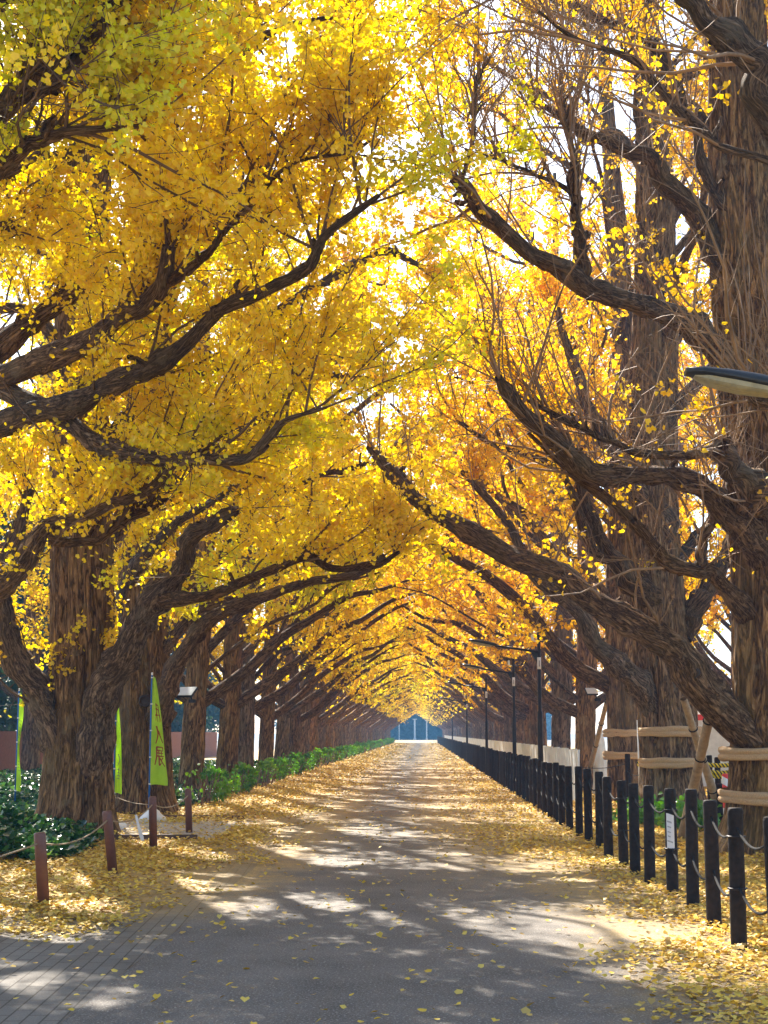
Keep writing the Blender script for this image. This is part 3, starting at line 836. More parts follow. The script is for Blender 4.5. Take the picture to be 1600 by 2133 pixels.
# ---- burlap bands on trunks ------------------------------------------
def band(loc, r, z, h, seed, label):
    A = Arr()
    K = 13
    zz = np.linspace(-h / 2, h / 2, K); th = np.linspace(0, 2 * PI, 48, endpoint=False)
    prof = np.array([-.03, .003, .007, .009, .010, .008, -.012, .006, .009, .010, .008, .003, -.03])
    cx, cy = loc
    rad = r + .028 + prof[:, None] + .016 * (vnoise(np.stack([np.cos(th)[None] * 6 + 0 * zz[:, None], np.sin(th)[None] * 6 + 0 * zz[:, None], zz[:, None] * 22 + 0 * th[None]], -1), seed) - .5) * 2
    dz = .015 * (vnoise(np.stack([np.cos(th) * 2, np.sin(th) * 2, 0 * th + seed], -1), seed) - .5) * 2
    V = np.stack([cx + rad * np.cos(th), cy + rad * np.sin(th), z + zz[:, None] * (1 + .3 * np.cos(2 * th + seed)[None] * .4) + dz[None]], -1)
    k = np.arange(K - 1)[:, None] * 48; j = np.arange(48)[None]; j2 = (j + 1) % 48
    Fq = np.stack([k + j, k + j2, k + 48 + j2, k + 48 + j], -1)
    A.add(V, Fq)
    o = obj('burlap_band', A.mesh('burlap_band', M_burlap)); tag(o, label, 'tree wrap', 'burlap bands wrapped round trunks')
band((R1[0], R1[1]), .585, 1.24, .17, 1, 'upper burlap band round the big trunk at the right edge')
band((R1[0], R1[1]), .61, .70, .18, 2, 'lower burlap band round the big trunk at the right edge')
band((R2[0], R2[1]), .535, 1.53, .17, 3, 'upper burlap band round the double-stemmed trunk behind the props')
band((R2[0], R2[1]), .545, .98, .17, 4, 'lower burlap band round the double-stemmed trunk behind the props')
band((RX, 32.3), .385, 1.50, .17, 5, 'upper burlap band on the slimmer trunk left of the double-stemmed one')
band((RX, 32.3), .395, 1.02, .17, 6, 'lower burlap band on the slimmer trunk left of the double-stemmed one')

# ================================================================ EVERGREEN TREES AND SHRUBS
def blob_crown(rg, n, centers, radii, size, mat, name='crown'):
    k = rg.integers(0, len(centers), n)
    d = nrm(rg.normal(size=(n, 3))) * (rg.uniform(.25, 1, (n, 1)) ** .5)
    pos = centers[k] + d * radii[k][:, None]
    nz = vnoise(pos * 1.1, 4)
    pos = pos[nz > .33]
    A = Arr(); leaves(A, pos, size, up_bias=.6, rg=rg)
    return A.mesh(name, mat, smooth=False)
def evergreen(seed, H=9):
    rg = np.random.default_rng(seed)
    zc = rg.uniform(.9, H, 26); a = rg.uniform(0, 6.28, 26); rad = (1 - (zc / H) ** 2) * 2.4 * rg.uniform(.4, 1, 26)
    cs = np.stack([np.cos(a) * rad, np.sin(a) * rad, zc], -1); rs = rg.uniform(.9, 1.6, 26)
    A = Arr(); z = np.linspace(-.2, H * .85, 9); tubes(A, np.stack([z * .02, z * 0, z], -1)[None], np.linspace(.26, .05, 9)[None], 10)
    for k in range(8):
        p = np.linspace(np.array([0, 0, 1.6 + k * .7]), cs[k * 3], 5)[None]; tubes(A, p, np.linspace(.07, .02, 5)[None], 5)
    return A.mesh('trunk', M_limb, bark=True), blob_crown(rg, 14000, cs, rs, .24, M_dark)
EV = [evergreen(50), evergreen(51, 11)]
def far_evergreen(seed):
    rg = np.random.default_rng(seed)
    n = 60; zc = rg.uniform(.3, 11, n); a = rg.uniform(0, 6.28, n); rad = np.interp(zc, [0, 6, 11], [2.6, 2.8, .8]) * rg.uniform(.2, 1, n)
    cs = np.stack([np.cos(a) * rad, np.sin(a) * rad, zc], -1)
    A = Arr(); z = np.linspace(-.2, 9, 9); tubes(A, np.stack([z * .02, z * 0, z], -1)[None], np.linspace(.3, .05, 9)[None], 10)
    return A.mesh('trunk', M_limb, bark=True), blob_crown(rg, 9000, cs, rg.uniform(.9, 1.5, n), .6, M_dark)
EVF = [far_evergreen(60), far_evergreen(61)]
def place_ev(x, y, sc, label, group, rz, far=False):
    t = thing('evergreen_tree', label, 'tree', (x, y, 0), rz, group); t.scale = (sc, sc, sc)
    tr, cr = (EVF if far else EV)[int(abs(x + y)) % 2]
    obj('trunk', tr, t); obj('crown', cr, t)
for i, (x, y, s) in enumerate([(-18, 44, .9), (-16.5, 52, 1), (-20, 57, 1.1), (-17, 63, .95), (-19, 72, 1.1), (-21, 48, 1.1), (-17, 82, 1), (-18, 94, 1), (-18, 106, 1), (-19, 120, 1.1), (-19, 88, .9), (-17, 100, .9)]):
    place_ev(x, y, s, 'dark evergreen tree behind the red-brown board fence', 'evergreens behind the board fence', i * 1.3)
for i in range(20):
    place_ev(-30 + i * 3.0 + rr.uniform(-1, 1), 329 + (i % 2) * 5 + rr.uniform(-2, 2), rr.uniform(1.0, 1.25), 'bluish dark tree closing the far end of the avenue', 'trees closing the far end of the avenue', i * 1.1, True)

# low shrubs in front of the left tree row
def shrub_mesh(seed):
    rg = np.random.default_rng(seed)
    n = 14; a = rg.uniform(0, 6.28, n); cs = np.stack([np.cos(a) * .28 * rg.uniform(.3, 1, n), np.sin(a) * .75 * rg.uniform(.3, 1, n), rg.uniform(.16, .40, n)], -1)
    return blob_crown(rg, 3400, cs, rg.uniform(.14, .24, n), .062, M_shrub, 'foliage')
def shrub_stem(seed):
    rg = np.random.default_rng(seed); A = Arr()
    n = 16; e = np.stack([rg.uniform(-.28, .28, n), rg.uniform(-.6, .6, n), rg.uniform(.25, .45, n)], -1)
    p = np.linspace(e * np.array([.5, .6, 0]) + np.array([0, 0, -.03]), e, 4).transpose(1, 0, 2); tubes(A, p, np.full((n, 4), .007), 4)
    return A.mesh('stem', M_twig)
SH = [(shrub_mesh(70 + i), shrub_stem(75 + i)) for i in range(3)]
y = 30.2; i = 0
while y < 226:
    lab = ('%s low green shrub of the left edging, counted from the camera' % ORD[i]) if i < 8 else 'small round green shrub in the far part of the left edging'
    t = thing('low_shrub', lab, 'shrub', (-4.62 + rr.uniform(-.08, .08), y, 0), rr.choice((0, PI)) + rr.uniform(-.15, .15), 'low shrubs edging the left tree row' if i < 8 else 'distant low shrubs edging the left tree row')
    s = rr.uniform(1.05, 1.35); t.scale = (s, s, s * rr.uniform(.95, 1.25))
    f, st = SH[i % 3]; obj('foliage', f, t); obj('stem', st, t)
    y += 1.75; i += 1

# ivy
def scatter_ivy():
    rg = np.random.default_rng(8)
    n = 190000
    y = 12.0 + (62 - 12) * rg.uniform(0, 1, n) ** 1.8
    x = rg.uniform(-12.5, -4.2, n)
    edge = -4.35 + .5 * (vnoise(np.stack([y * .9, x * 0, x * 0], -1), 2) - .5) - np.clip(y - 21.3, 0, 1.2) * 1.3 - np.clip(y - 12, 0, 4) * 0
    edge = np.where(y < 16.3 + .8 * vnoise(np.stack([x * 1.5, y * 0, x * 0], -1), 4), -99, edge)
    edge = np.where(y > 29.2, -4.75, edge)
    m = (x < edge) & (x > -880 / F * y * 1.02 - 1.2) & ~((y > 20.5) & (y < 24.3) & (x > -6.6))
    x, y, edge = x[m], y[m], edge[m]
    hgt = np.clip(.35 + (edge - x) * .9, 0.04, 1) * (.16 + .34 * vnoise(np.stack([x * 1.1, y * 1.1, x * 0], -1), 6))
    z = hgt * rg.uniform(.35, 1, len(x)) + .02
    pos = np.stack([x, y, z], -1)
    A = Arr(); leaves(A, pos, .105, up_bias=1.4, flat=.55, rg=rg)
    o = obj('ivy', A.mesh('ivy', M_ivy, smooth=False)); tag(o, 'glossy dark green ivy carpeting the bed under the left trees', 'ivy', kind='stuff')
scatter_ivy()
def scatter_fern():
    rg = np.random.default_rng(9)
    n = 9000
    cs = np.array([P(1385, 1722, 24.2), P(1410, 1722, 23.9), P(1450, 1724, 23.4), P(1485, 1726, 23.0), P(1505, 1724, 22.8), P(1352, 1700, 25)]); cs[:, 2] = .12
    A = Arr()
    for k, c in enumerate(cs):
        m = 450; d = rg.normal(size=(m, 3)) * np.array([.28, .28, .10]); p = c + d; p[:, 2] = np.abs(p[:, 2]) + .03
        A = Arr(); leaves(A, p - np.array([c[0], c[1], 0]), .12, up_bias=1.0, rg=rg)
        t = thing('leafy_plant', ['low green plant at the foot of the double-stemmed ginkgo', 'green plant between the notice post and the wooden prop', 'green plant just behind the leaning wooden prop foot', 'bright green plant in front of the striped pole', 'small green plant beside the big right trunk', 'leftmost small green plant behind the black posts'][k], 'plant', (c[0], c[1], 0), 0, 'green plants behind the posts')
        obj('foliage', A.mesh('foliage', M_shrub, smooth=False), t)
        B = Arr(); e = rg.normal(size=(14, 3)) * np.array([.2, .2, .05]) + np.array([0, 0, .2]); pp = np.linspace(e * 0 , e, 4).transpose(1, 0, 2); tubes(B, pp, np.full((14, 4), .006), 4)
        obj('stem', B.mesh('stem', M_twig), t)
scatter_fern()

# fallen leaves
def scatter_litter():
    rg = np.random.default_rng(12)
    A = Arr()
    for (y0, y1, dens, size, simple) in ((6.5, 13, 1100, .049, False), (13, 24, 760, .053, True), (24, 46, 300, .058, True), (46, 80, 95, .080, True), (80, 130, 24, .13, True), (130, 215, 7, .19, True)):
        x0, x1 = -6.5, 9.0
        n = int((x1 - x0) * (y1 - y0) * dens)
        x = rg.uniform(x0, x1, n); y = rg.uniform(y0, y1, n)
        vis = (x > -880 / F * y * 1.03 - .8) & (x < 720 / F * y * 1.03 + .8)
        wob = (vnoise(np.stack([x * 1.1, y * .7, x * 0], -1), 3) - .5) * 1.5 + (vnoise(np.stack([x * 4, y * 4, x * 0], -1), 5) - .5) * .8
        spread = np.clip((y - 12) / 28, 0, 1)
        pR = np.clip((x - 1.25 + np.clip((y - 9) / 14, 0, 1) * 1.3 + wob) / 1.1, 0, 1) ** 1.5 * np.where(x > 2.3, 1, np.clip(.25 + (x - .6) * .3, .16, .6))
        left_start = np.clip((y + wob * 2 - 10.6) / 2.6, 0, 1)
        pL = np.clip((-2.15 - x + spread * .3 + wob) / 1.0, 0, 1) * left_start
        pL = np.where((y > 20.4) & (y < 24.4) & (x < -3), pL * .12, pL)
        p = np.maximum(np.maximum(pR, pL), .012 + .022 * spread)
        m = vis & (rg.uniform(0, 1, n) < p)
        x, y = x[m], y[m]
        heap = 1 + .8 * vnoise(np.stack([x * 2, y * 2, x * 0], -1), 8)
        z = .012 + rg.uniform(0, .028, len(x)) * heap
        leaves(A, np.stack([x, y, z], -1), size, up_bias=2.2, flat=.35, simple=simple, rg=rg)
    o = obj('fallen_leaves', A.mesh('fallen_leaves', M_litter, smooth=False))
    tag(o, 'carpet of fallen yellow ginkgo leaves over the verges and path edges', 'fallen leaves', kind='stuff')
scatter_litter()

# ================================================================ BLACK POST FENCE (right)
PX = 2.27
def post_mesh(seed):
    bm = bmesh.new()
    lathe(bm, [(.058, -.15), (.0575, .0), (.057, .3), (.0555, .6), (.055, .9), (.056, .975), (.050, .995), (.046, 1.0)], 18, wob=.035, seed=seed)
    return bm_mesh('post', bm, M_black, True)
PM = [post_mesh(k) for k in range(4)]
def ringm(z):
    bm = bmesh.new(); lathe(bm, [(.059, z - .012), (.066, z - .006), (.066, z + .006), (.059, z + .012)], 18)
    return bm
def ring_mesh():
    bm = bmesh.new()
    for z in (.79, .43): lathe(bm, [(.052, z - .014), (.067, z - .008), (.067, z + .008), (.052, z + .014)], 18)
    return bm_mesh('clamp_ring', bm, M_metal, True)
RM1 = polytube('clamp_ring', [(.064 * math.cos(a), .064 * math.sin(a), .80) for a in np.linspace(0, 2 * PI, 25)], .008, M_metal, 6)
RM2 = polytube('clamp_ring', [(.064 * math.cos(a), .064 * math.sin(a), .44) for a in np.linspace(0, 2 * PI, 25)], .008, M_metal, 6)
ys = [9.45, 10.55, 11.70, 12.95, 14.0, 14.97, 15.96, 16.87, 17.88, 19.3, 20.5, 21.8, 22.95]
xs = [2.23, 2.225, 2.275, 2.34, 2.345, 2.28, 2.275, 2.275, 2.245, 2.305, 2.30, 2.305, 2.28]
pxf = lambda i: xs[i] if i < len(xs) else PX
while ys[-1] < 222: ys.append(ys[-1] + 1.1)
posts = []
for i, y in enumerate(ys):
    g = 'black wooden posts along the right edge' if i < 14 else 'distant black posts along the right edge'
    if i == 0: lab = 'black wooden post cut off by the right edge of the view'
    elif i == 4: lab = 'black wooden post carrying a white paper notice'
    elif i < 14: lab = '%s fully visible black wooden post, counted from the right' % ORD[i - 1].replace('nearest', 'first')
    else: lab = 'dark post in the tightly receding far part of the right fence'
    t = thing('wooden_post', lab, 'post', (pxf(i) + rr.uniform(-.008, .008), y, rr.uniform(-.04, .015)), rr.uniform(0, 6.28), g)
    t.rotation_euler = (rr.uniform(-.012, .012), rr.uniform(-.014, .010), rr.uniform(0, 6.28))
    obj('post_body', PM[i % 4], t)
    if i in (1, 4, 7): obj('clamp_ring', RM1, t); obj('clamp_ring', RM2, t)
    posts.append(t)
    if i == 4: notice_post = t
# ropes
def rope_line(xs_ys_z, sag, r, mat, name, label):
    pts = []
    for (a, b) in zip(xs_ys_z, xs_ys_z[1:]):
        a = np.array(a); b = np.array(b)
        for u in np.linspace(0, 1, 12, endpoint=False):
            p = a * (1 - u) + b * u; p[2] -= 4 * sag * u * (1 - u); pts.append(p)
    pts.append(np.array(xs_ys_z[-1]))
    o = obj(name, polytube(name, pts, r, mat, 6)); tag(o, label, 'rope')
side = lambda y: PX + .0
rope_line([(pxf(i), y, .86) for i, y in enumerate(ys[:40])], .13, .010, M_ropeB, 'rope', 'upper black rope sagging between the right-hand posts')
rope_line([(pxf(i), y, .45) for i, y in enumerate(ys[:40])], .14, .010, M_ropeB, 'rope', 'lower black rope sagging between the right-hand posts')
# paper notice on the fifth post
t = thing('paper_notice', 'white paper notice with lines of print tied round a black post', 'notice', (pxf(4), ys[4], 0), -.1)
A = Arr(); th = np.linspace(-2.35, -1.15, 9); zz = np.linspace(.42, .74, 4)
V = np.stack([.0625 * np.cos(th)[None] + 0 * zz[:, None], .0625 * np.sin(th)[None] + 0 * zz[:, None], zz[:, None] + .012 * np.sin(th * 2)[None]], -1)
def grid_quads(a, b):
    k = np.arange(a - 1)[:, None] * b; j = np.arange(b - 1)[None]
    return np.stack([k + j, k + j + 1, k + b + j + 1, k + b + j], -1)
Vb = V.copy(); Vb[..., :2] *= .985
A.add(V, grid_quads(4, 9)); A.add(Vb, grid_quads(4, 9)[..., ::-1])
obj('paper', A.mesh('paper', M_paper), t)
A = Arr()
for k, (z, a0, a1, hh) in enumerate([(.665, -2.2, -1.5, .016), (.618, -2.15, -1.6, .012), (.570, -2.15, -1.65, .010), (.53, -2.1, -1.7, .012), (.485, -2.2, -1.35, .014)]):
    for q in range(5):
        b0 = a0 + (a1 - a0) * q / 5; b1 = b0 + (a1 - a0) * .13
        th = np.linspace(b0, b1, 3); zz = np.array([z - hh / 2, z + hh / 2])
        V = np.stack([.0640 * np.cos(th)[None] + 0 * zz[:, None], .0640 * np.sin(th)[None] + 0 * zz[:, None], zz[:, None] + .012 * np.sin(th * 2)[None]], -1)
        A.add(V, grid_quads(2, 3))
obj('print', A.mesh('print', M_ink), t)
# posts of the second fence seen between the trunks
for k, (px, top, Y) in enumerate([(1307, 1570, 30), (1477, 1573, 27), (1494, 1577, 27.6), (1500, 1632, 22.5)]):
    p = P(px, top, Y)
    t = thing('wooden_post', ['lone dark post standing in front of the banded slim trunk', 'dark post behind the yellow rope, left one', 'dark post behind the yellow rope, right one', 'short dark post beside the striped pole'][k], 'post', (p[0], p[1], p[2] - 1.0), 0, 'dark posts of the inner fence')
    o = obj('post_body', PM[k], t); o.scale = (1, 1, 1)
    if p[2] > 1.0:
        t.location.z = 0; o.scale = (1, 1, p[2])
# thin wires on the inner fence
for (a, b, lab) in (((1190, 1592, 36), (1307, 1590, 30), 'thin dark cable running to the lone inner post from the white bundle'), ((1307, 1606, 30), (1345, 1603, 26.5), 'short thin cable between lone post and double-stemmed trunk')):
    A_ = P(*a); B_ = P(*b); pts = [A_ * (1 - u) + B_ * u - np.array([0, 0, .1 * 4 * u * (1 - u)]) for u in np.linspace(0, 1, 12)]
    o = obj('cable', polytube('cable', pts, .009, M_ropeB, 5)); tag(o, lab, 'cable')

# ================================================================ LOW WHITE SCREEN behind the posts
t = thing('low_screen', 'low white sheeting screen running behind the distant black posts', 'screen', (3.3, 31.4, 0))
yy = 0.0; k = 0
PANEL = None
while yy < 185:
    L = 4.0
    if PANEL is None:
        A = Arr(); u = np.linspace(0, L - .06, 60); zz = np.linspace(.02, 1.14, 5)
        fold = .022 * np.sin(u * 26) + .02 * np.sin(u * 11 + 1)
        topz = 1 + .02 * np.sin(u * 3.1)
        V = np.stack([fold[None] * (.5 + zz[:, None]), u[None] + 0 * zz[:, None], zz[:, None] * topz[None]], -1)
        V2 = V.copy(); V2[..., 0] += .006
        A.add(V, grid_quads(5, 60)); A.add(V2, grid_quads(5, 60)[..., ::-1]); PANEL = A.mesh('panel', M_sheet)
        bm = bmesh.new(); rod(bm, (.03, 0, -.02), (.03, 0, 1.12), .018, seg=8); STK = bm_mesh('stake', bm, M_lightpole, True)
    obj('panel', PANEL, t, (0, yy, 0)); obj('stake', STK, t, (0, yy - .03, 0))
    yy += L; k += 1

# ================================================================ STREET LAMPS
def make_lamp(label):
    t = thing('street_lamp', label, 'street lamp', (0, 0, 0), 0, 'slim black street lamps along the right edge')
    bm = bmesh.new(); lathe(bm, [(.052, -.1), (.052, 1.5), (.05, 1.9), (.036, 1.93), (.034, 3.45), (.028, 3.47)], 16); obj('pole', bm_mesh('pole', bm, M_metal, True), t)
    bm = bmesh.new(); rod(bm, (-.02, 0, 3.08), (-.86, 0, 3.20), .026, .024, 10); obj('arm', bm_mesh('arm', bm, M_metal, True), t)
    # flat tapering head pointing over the path
    bm = bmesh.new()
    secs = [(-.80, .030, .030), (-.86, .055, .048), (-1.0, .085, .060), (-1.16, .095, .055), (-1.30, .085, .042), (-1.38, .045, .022)]
    rings = []
    for (x, hw, hh) in secs:
        zc = 3.20 + (-x - .83) * .20
        rings.append([bm.verts.new((x, hw * math.cos(a), zc + (hh if math.sin(a) > 0 else .018) * math.sin(a))) for a in np.linspace(0, 2 * PI, 20, endpoint=False)])
    for a, b in zip(rings, rings[1:]):
        for k in range(20): bm.faces.new((a[k], a[(k + 1) % 20], b[(k + 1) % 20], b[k]))
    bm.faces.new(rings[0]); bm.faces.new(rings[-1][::-1])
    h = obj('lamp_head', bm_mesh('lamp_head', bm, M_head, True), t)
    bm = bmesh.new(); rings = []
    for (x, hw, hh) in [(-.93, .045, .012), (-.97, .068, .040), (-1.12, .078, .050), (-1.27, .070, .040), (-1.34, .035, .012)]:
        zc = 3.20 + (-x - .83) * .20 - .012
        rings.append([bm.verts.new((x, hw * math.cos(a), zc - hh * (max(0, -math.sin(a)) ** .6) * (1 if math.sin(a) < 0 else 0))) for a in np.linspace(0, 2 * PI, 20, endpoint=False)])
    for a, b in zip(rings, rings[1:]):
        for k in range(20): bm.faces.new((a[k], a[(k + 1) % 20], b[(k + 1) % 20], b[k]))
    bm.faces.new(rings[0]); bm.faces.new(rings[-1][::-1])
    obj('lens', bm_mesh('lens', bm, M_lens, False), h)
    bm = bmesh.new(); v = [bm.verts.new(p) for p in ((-.035, -.006, 2.86), (-.035, -.006, 3.07), (-.17, -.006, 3.09), (-.035, .006, 2.86), (-.035, .006, 3.07), (-.17, .006, 3.09))]
    for f in ((0, 1, 2), (5, 4, 3), (0, 3, 4, 1), (1, 4, 5, 2), (2, 5, 3, 0)): bm.faces.new([v[i] for i in f])
    obj('gusset', bm_mesh('gusset', bm, M_head), t)
    bm = bmesh.new(); lathe(bm, [(.0385, 2.74), (.0385, 2.97)], 16); pl = obj('number_plate', bm_mesh('number_plate', bm, M_paper, True), t)
    bm = bmesh.new()
    box(bm, (.0, -.0392, 2.85), (.018, .002, .12))
    obj('print', bm_mesh('print', bm, M_ink), pl)
    bm = bmesh.new(); box(bm, (-.12, 0, 3.36), (.06, .06, .13), bev=.012); rod(bm, (-.12, 0, 3.30), (-.02, 0, 3.28), .012, seg=8); obj('sensor_box', bm_mesh('sensor_box', bm, M_white), t)
    bm = bmesh.new(); rod(bm, (.02, 0, 3.28), (.24, 0, 3.30), .012, seg=8); box(bm, (.24, 0, 3.32), (.05, .04, .03), bev=.006); obj('side_bracket', bm_mesh('side_bracket', bm, M_metal), t)
    return t
lp0 = make_lamp('black lamp arm with pale lens reaching in at the right edge')
lp0.location = (2.72, 7.15, 0)
for k, (x, y) in enumerate([(2.29, 28.5), (2.43, 38.8), (2.27, 52), (2.27, 75), (2.27, 112)]):
    c = copy_tree(lp0); c.location = (x, y, 0)
    c['label'] = ['tallest black street lamp standing among the fence posts, full pole in view', 'second complete black street lamp along the fence', 'third street lamp along the fence, with a tiny white plate', 'fourth thin street lamp pole far along the fence', 'farthest thin street lamp pole near the end of fence'][k]

# ================================================================ LEFT SIDE: brown posts and rope
lp = [(-3.35, 13.0, .63, -.06), (-3.35, 15.87, .67, -.085), (-3.51, 19.1, .68, -.03), (-3.56, 22.3, .66, -.03)]
bm = bmesh.new(); lathe(bm, [(.052, -.12), (.052, .97), (.048, .99), (.040, 1.0)], 20); BP = bm_mesh('post_body', bm, M_redwood, True)
bm = bmesh.new(); lathe(bm, [(.012, 0), (.016, .01), (.016, .02), (.01, .03)], 10); CAPM = bm_mesh('knob', bm, M_metal, True)
rp = []
for k, (x, y, h, ln) in enumerate(lp):
    t = thing('short_post', ['nearest short red-brown post in the yellow leaves', 'leaning short red-brown post beside the big left trunk', 'short red-brown post with a sunlit top beside the green banner', 'farthest short red-brown post at the sandy path corner'][k], 'post', (x, y, 0), 0, 'short brown posts on the left')
    t.rotation_euler = (0, math.atan(ln / h), 0)
    o = obj('post_body', BP, t); o.scale = (1, 1, h)
    rp.append((x + ln * .85, y, h * .85))
pts = [(-4.6, 9.6, .42)] + rp
rope_line(pts, .10, .008, M_ropeT, 'rope', 'tan rope sagging between the four short brown posts')
p2 = [(rp[2][0], rp[2][1], rp[2][2] + .05), P(210, 1650, 21)]
rope_line([rp[2], tuple(P(246, 1662, 22.3)), tuple(P(225, 1650, 22.2))], .03, .006, M_ropeT, 'rope', 'thin cord running from the sunlit post back to the trunk')
# white paper tag on the rope
t = thing('hanging_tag', 'white paper strip hanging from the tan rope', 'tag', tuple(P(283, 1697, 17.3)))
A = Arr(); z = np.linspace(0, -.30, 8); x = np.array([-.5, .5])[None] * np.array([.025, .03, .03, .03, .035, .045, .05, .03])[:, None] + (np.linspace(0, .09, 8) ** 1.0)[:, None]
V = np.stack([x, .02 * np.sin(z * 9)[:, None] + 0 * x, z[:, None] + 0 * x], -1); V2 = V + np.array([0, .003, 0])
A.add(V, grid_quads(8, 2)); A.add(V2, grid_quads(8, 2)[..., ::-1]); obj('paper', A.mesh('paper', M_paper), t)
bm = bmesh.new(); rod(bm, (0, 0, -.01), (0, 0, .03), .004, seg=6); obj('string', bm_mesh('string', bm, M_ropeT), t)
# stones, edging
def stone(name, px, py, Y, s, seed, label, mat=M_stone):
    bm = bmesh.new(); bmesh.ops.create_icosphere(bm, subdivisions=3, radius=1)
    for v in bm.verts:
        n = vnoise(np.array([v.co.x * 1.7 + seed, v.co.y * 1.7, v.co.z * 1.7]), seed)
        v.co *= .8 + .4 * n
        v.co = Vector((v.co.x * s[0], v.co.y * s[1], max(v.co.z, -.3) * s[2]))
    p = P(px, py, Y)
    o = obj(name, bm_mesh(name, bm, mat, True), None, (p[0], p[1], s[2] * .25)); tag(o, label, 'weight' if 'weight' in name else 'stone')
stone('banner_weight', 318, 1706, 25.0, (.22, .2, .17), 1, 'pale rounded weight at the foot of the lettered banner', M_white)
stone('banner_weight', 243, 1725, 23.0, (.16, .18, .10), 2, 'pale low weight at the foot of the narrow banner', M_white)
bm = bmesh.new(); box(bm, (0, 0, .03), (1.55, .07, .07), bev=.01); o = obj('edging_board', bm_mesh('edging_board', bm, M_wood), None, (-4.0, 20.95, 0)); tag(o, 'dark board edging the front of the sandy side path', 'edging')
bm = bmesh.new(); box(bm, (0, 0, .025), (1.5, .06, .06), bev=.01); o = obj('edging_board', bm_mesh('edging_board', bm, M_redwood), None, (-3.9, 26.0, 0)); o.rotation_euler = (0, 0, -.08); tag(o, 'reddish board edging the back of the sandy side path', 'edging')

# ================================================================ BANNERS
def banner(px, topy, Y, cloth, label, strokes=None, text_mat=M_redink, ztop=None, groundz=0.0):
    """cloth: list of (height fraction from top, half... width in m, fold amp)"""
    p = P(px, topy, Y); H = p[2]
    t = thing('banner', label, 'banner', (p[0], Y, 0), 0, 'lime green banners on blue poles')
    bm = bmesh.new(); rod(bm, (0, 0, -.05), (0, 0, H - .03), .016, seg=10); obj('pole', bm_mesh('pole', bm, M_blue, True), t)
    bm = bmesh.new(); lathe(bm, [(.013, H - .03), (.017, H - .02), (.017, H + .01), (.008, H + .02)], 10); obj('finial', bm_mesh('finial', bm, M_white, True), t)
    zt, zb, fn = cloth
    nu, nv = 14, 40
    A = Arr(); vv = np.linspace(0, 1, nv); uu = np.linspace(0, 1, nu)
    W = np.array([fn(v) for v in vv])
    zz = zt + (zb - zt) * vv
    def surf(u, v):
        wdt = np.interp(v, vv, W); z = zt + (zb - zt) * v
        return np.stack([.014 + u * wdt, -.02 + (.05 * np.sin(u * 7 + v * 5) + .03 * np.sin(v * 11 + u * 3)) * u * .6, z + .01 * np.sin(u * 5)], -1)
    U, Vv = np.meshgrid(uu, vv)
    V = surf(U, Vv); V2 = V + np.array([0, .0035, 0])
    A.add(V, grid_quads(nv, nu)); A.add(V2, grid_quads(nv, nu)[..., ::-1])
    cl = obj('cloth', A.mesh('cloth', M_banner), t)
    for k in range(5):
        z = zt + (zb - zt) * k / 4 * .985
        bm = bmesh.new(); box(bm, (.008, -.012, z - .01), (.045, .03, .022), bev=.004); obj('loop', bm_mesh('loop', bm, M_white), t)
    if strokes:
        A = Arr()
        for st, wdt in strokes:
            c = catmull(np.array([(a, b, 0) for a, b in st]), 10)[:, :2]
            d = np.gradient(c, axis=0); asp = abs(zb - zt) / max(W.max(), .1)
            d = d * np.array([1, asp]); d = d / np.linalg.norm(d, axis=1, keepdims=True)
            n = np.stack([-d[:, 1], d[:, 0] / asp], -1)
            ww = wdt * 1.35 * np.linspace(1, .45, 10)[:, None]
            a = c + n * ww; b = c - n * ww
            pa = surf(np.clip(a[:, 0], 0.02, .985), a[:, 1]); pb = surf(np.clip(b[:, 0], 0.02, .985), b[:, 1])
            V = np.stack([pa, pb], 1) - np.array([0, .004, 0]); A.add(V, grid_quads(10, 2))
        obj('lettering', A.mesh('lettering', text_mat), cl)
    return t
# characters as strokes in (u across, v down) of the cloth
big = [
 # worn upper character, folded
 ([(.50, .26), (.80, .262)], .035), ([(.55, .245), (.62, .42)], .03), ([(.48, .30), (.85, .305)], .03), ([(.42, .36), (.9, .35)], .03),
 ([(.62, .29), (.45, .41)], .03), ([(.75, .31), (.92, .41)], .03), ([(.78, .27), (.80, .42)], .025),
 # person character
 ([(.48, .46), (.56, .52), (.50, .57), (.36, .625)], .05), ([(.60, .50), (.72, .55), (.90, .61)], .045),
 # exhibition character
 ([(.40, .655), (.88, .65)], .035), ([(.86, .65), (.86, .685)], .035), ([(.42, .685), (.86, .683)], .03), ([(.42, .655), (.40, .74), (.28, .82)], .045),
 ([(.55, .69), (.55, .735)], .03), ([(.74, .69), (.74, .735)], .03), ([(.46, .71), (.88, .707)], .03), ([(.42, .738), (.93, .733)], .035),
 ([(.56, .74), (.56, .82), (.70, .795)], .04), ([(.84, .745), (.70, .775)], .03), ([(.62, .755), (.76, .79), (.93, .825)], .04),
]
banner(317, 1403, 25.0, (2.46, .62, lambda v: .045 + .26 * min(1, (v / .95)) ** .85), 'tall lime green banner with dark red lettering on a blue pole', big)
small = [([(.45, .60), (.6, .66), (.35, .72)], .05), ([(.3, .76), (.8, .76)], .035), ([(.5, .74), (.5, .86)], .035), ([(.3, .79), (.8, .79)], .035), ([(.3, .82), (.8, .82)], .035), ([(.3, .85), (.8, .85)], .035)]
banner(243, 1445, 23.2, (2.08, .55, lambda v: .03 + .085 * min(1, max(0, v - .1) / .6)), 'narrow folded lime green banner right beside the biggest left trunk', small, M_ink)
small2 = [([(.3, .28 + .035 * k), (.85, .285 + .035 * k)], .035) for k in range(8)] + [([(.3, .70 + .03 * k), (.85, .70 + .03 * k)], .035) for k in range(4)]
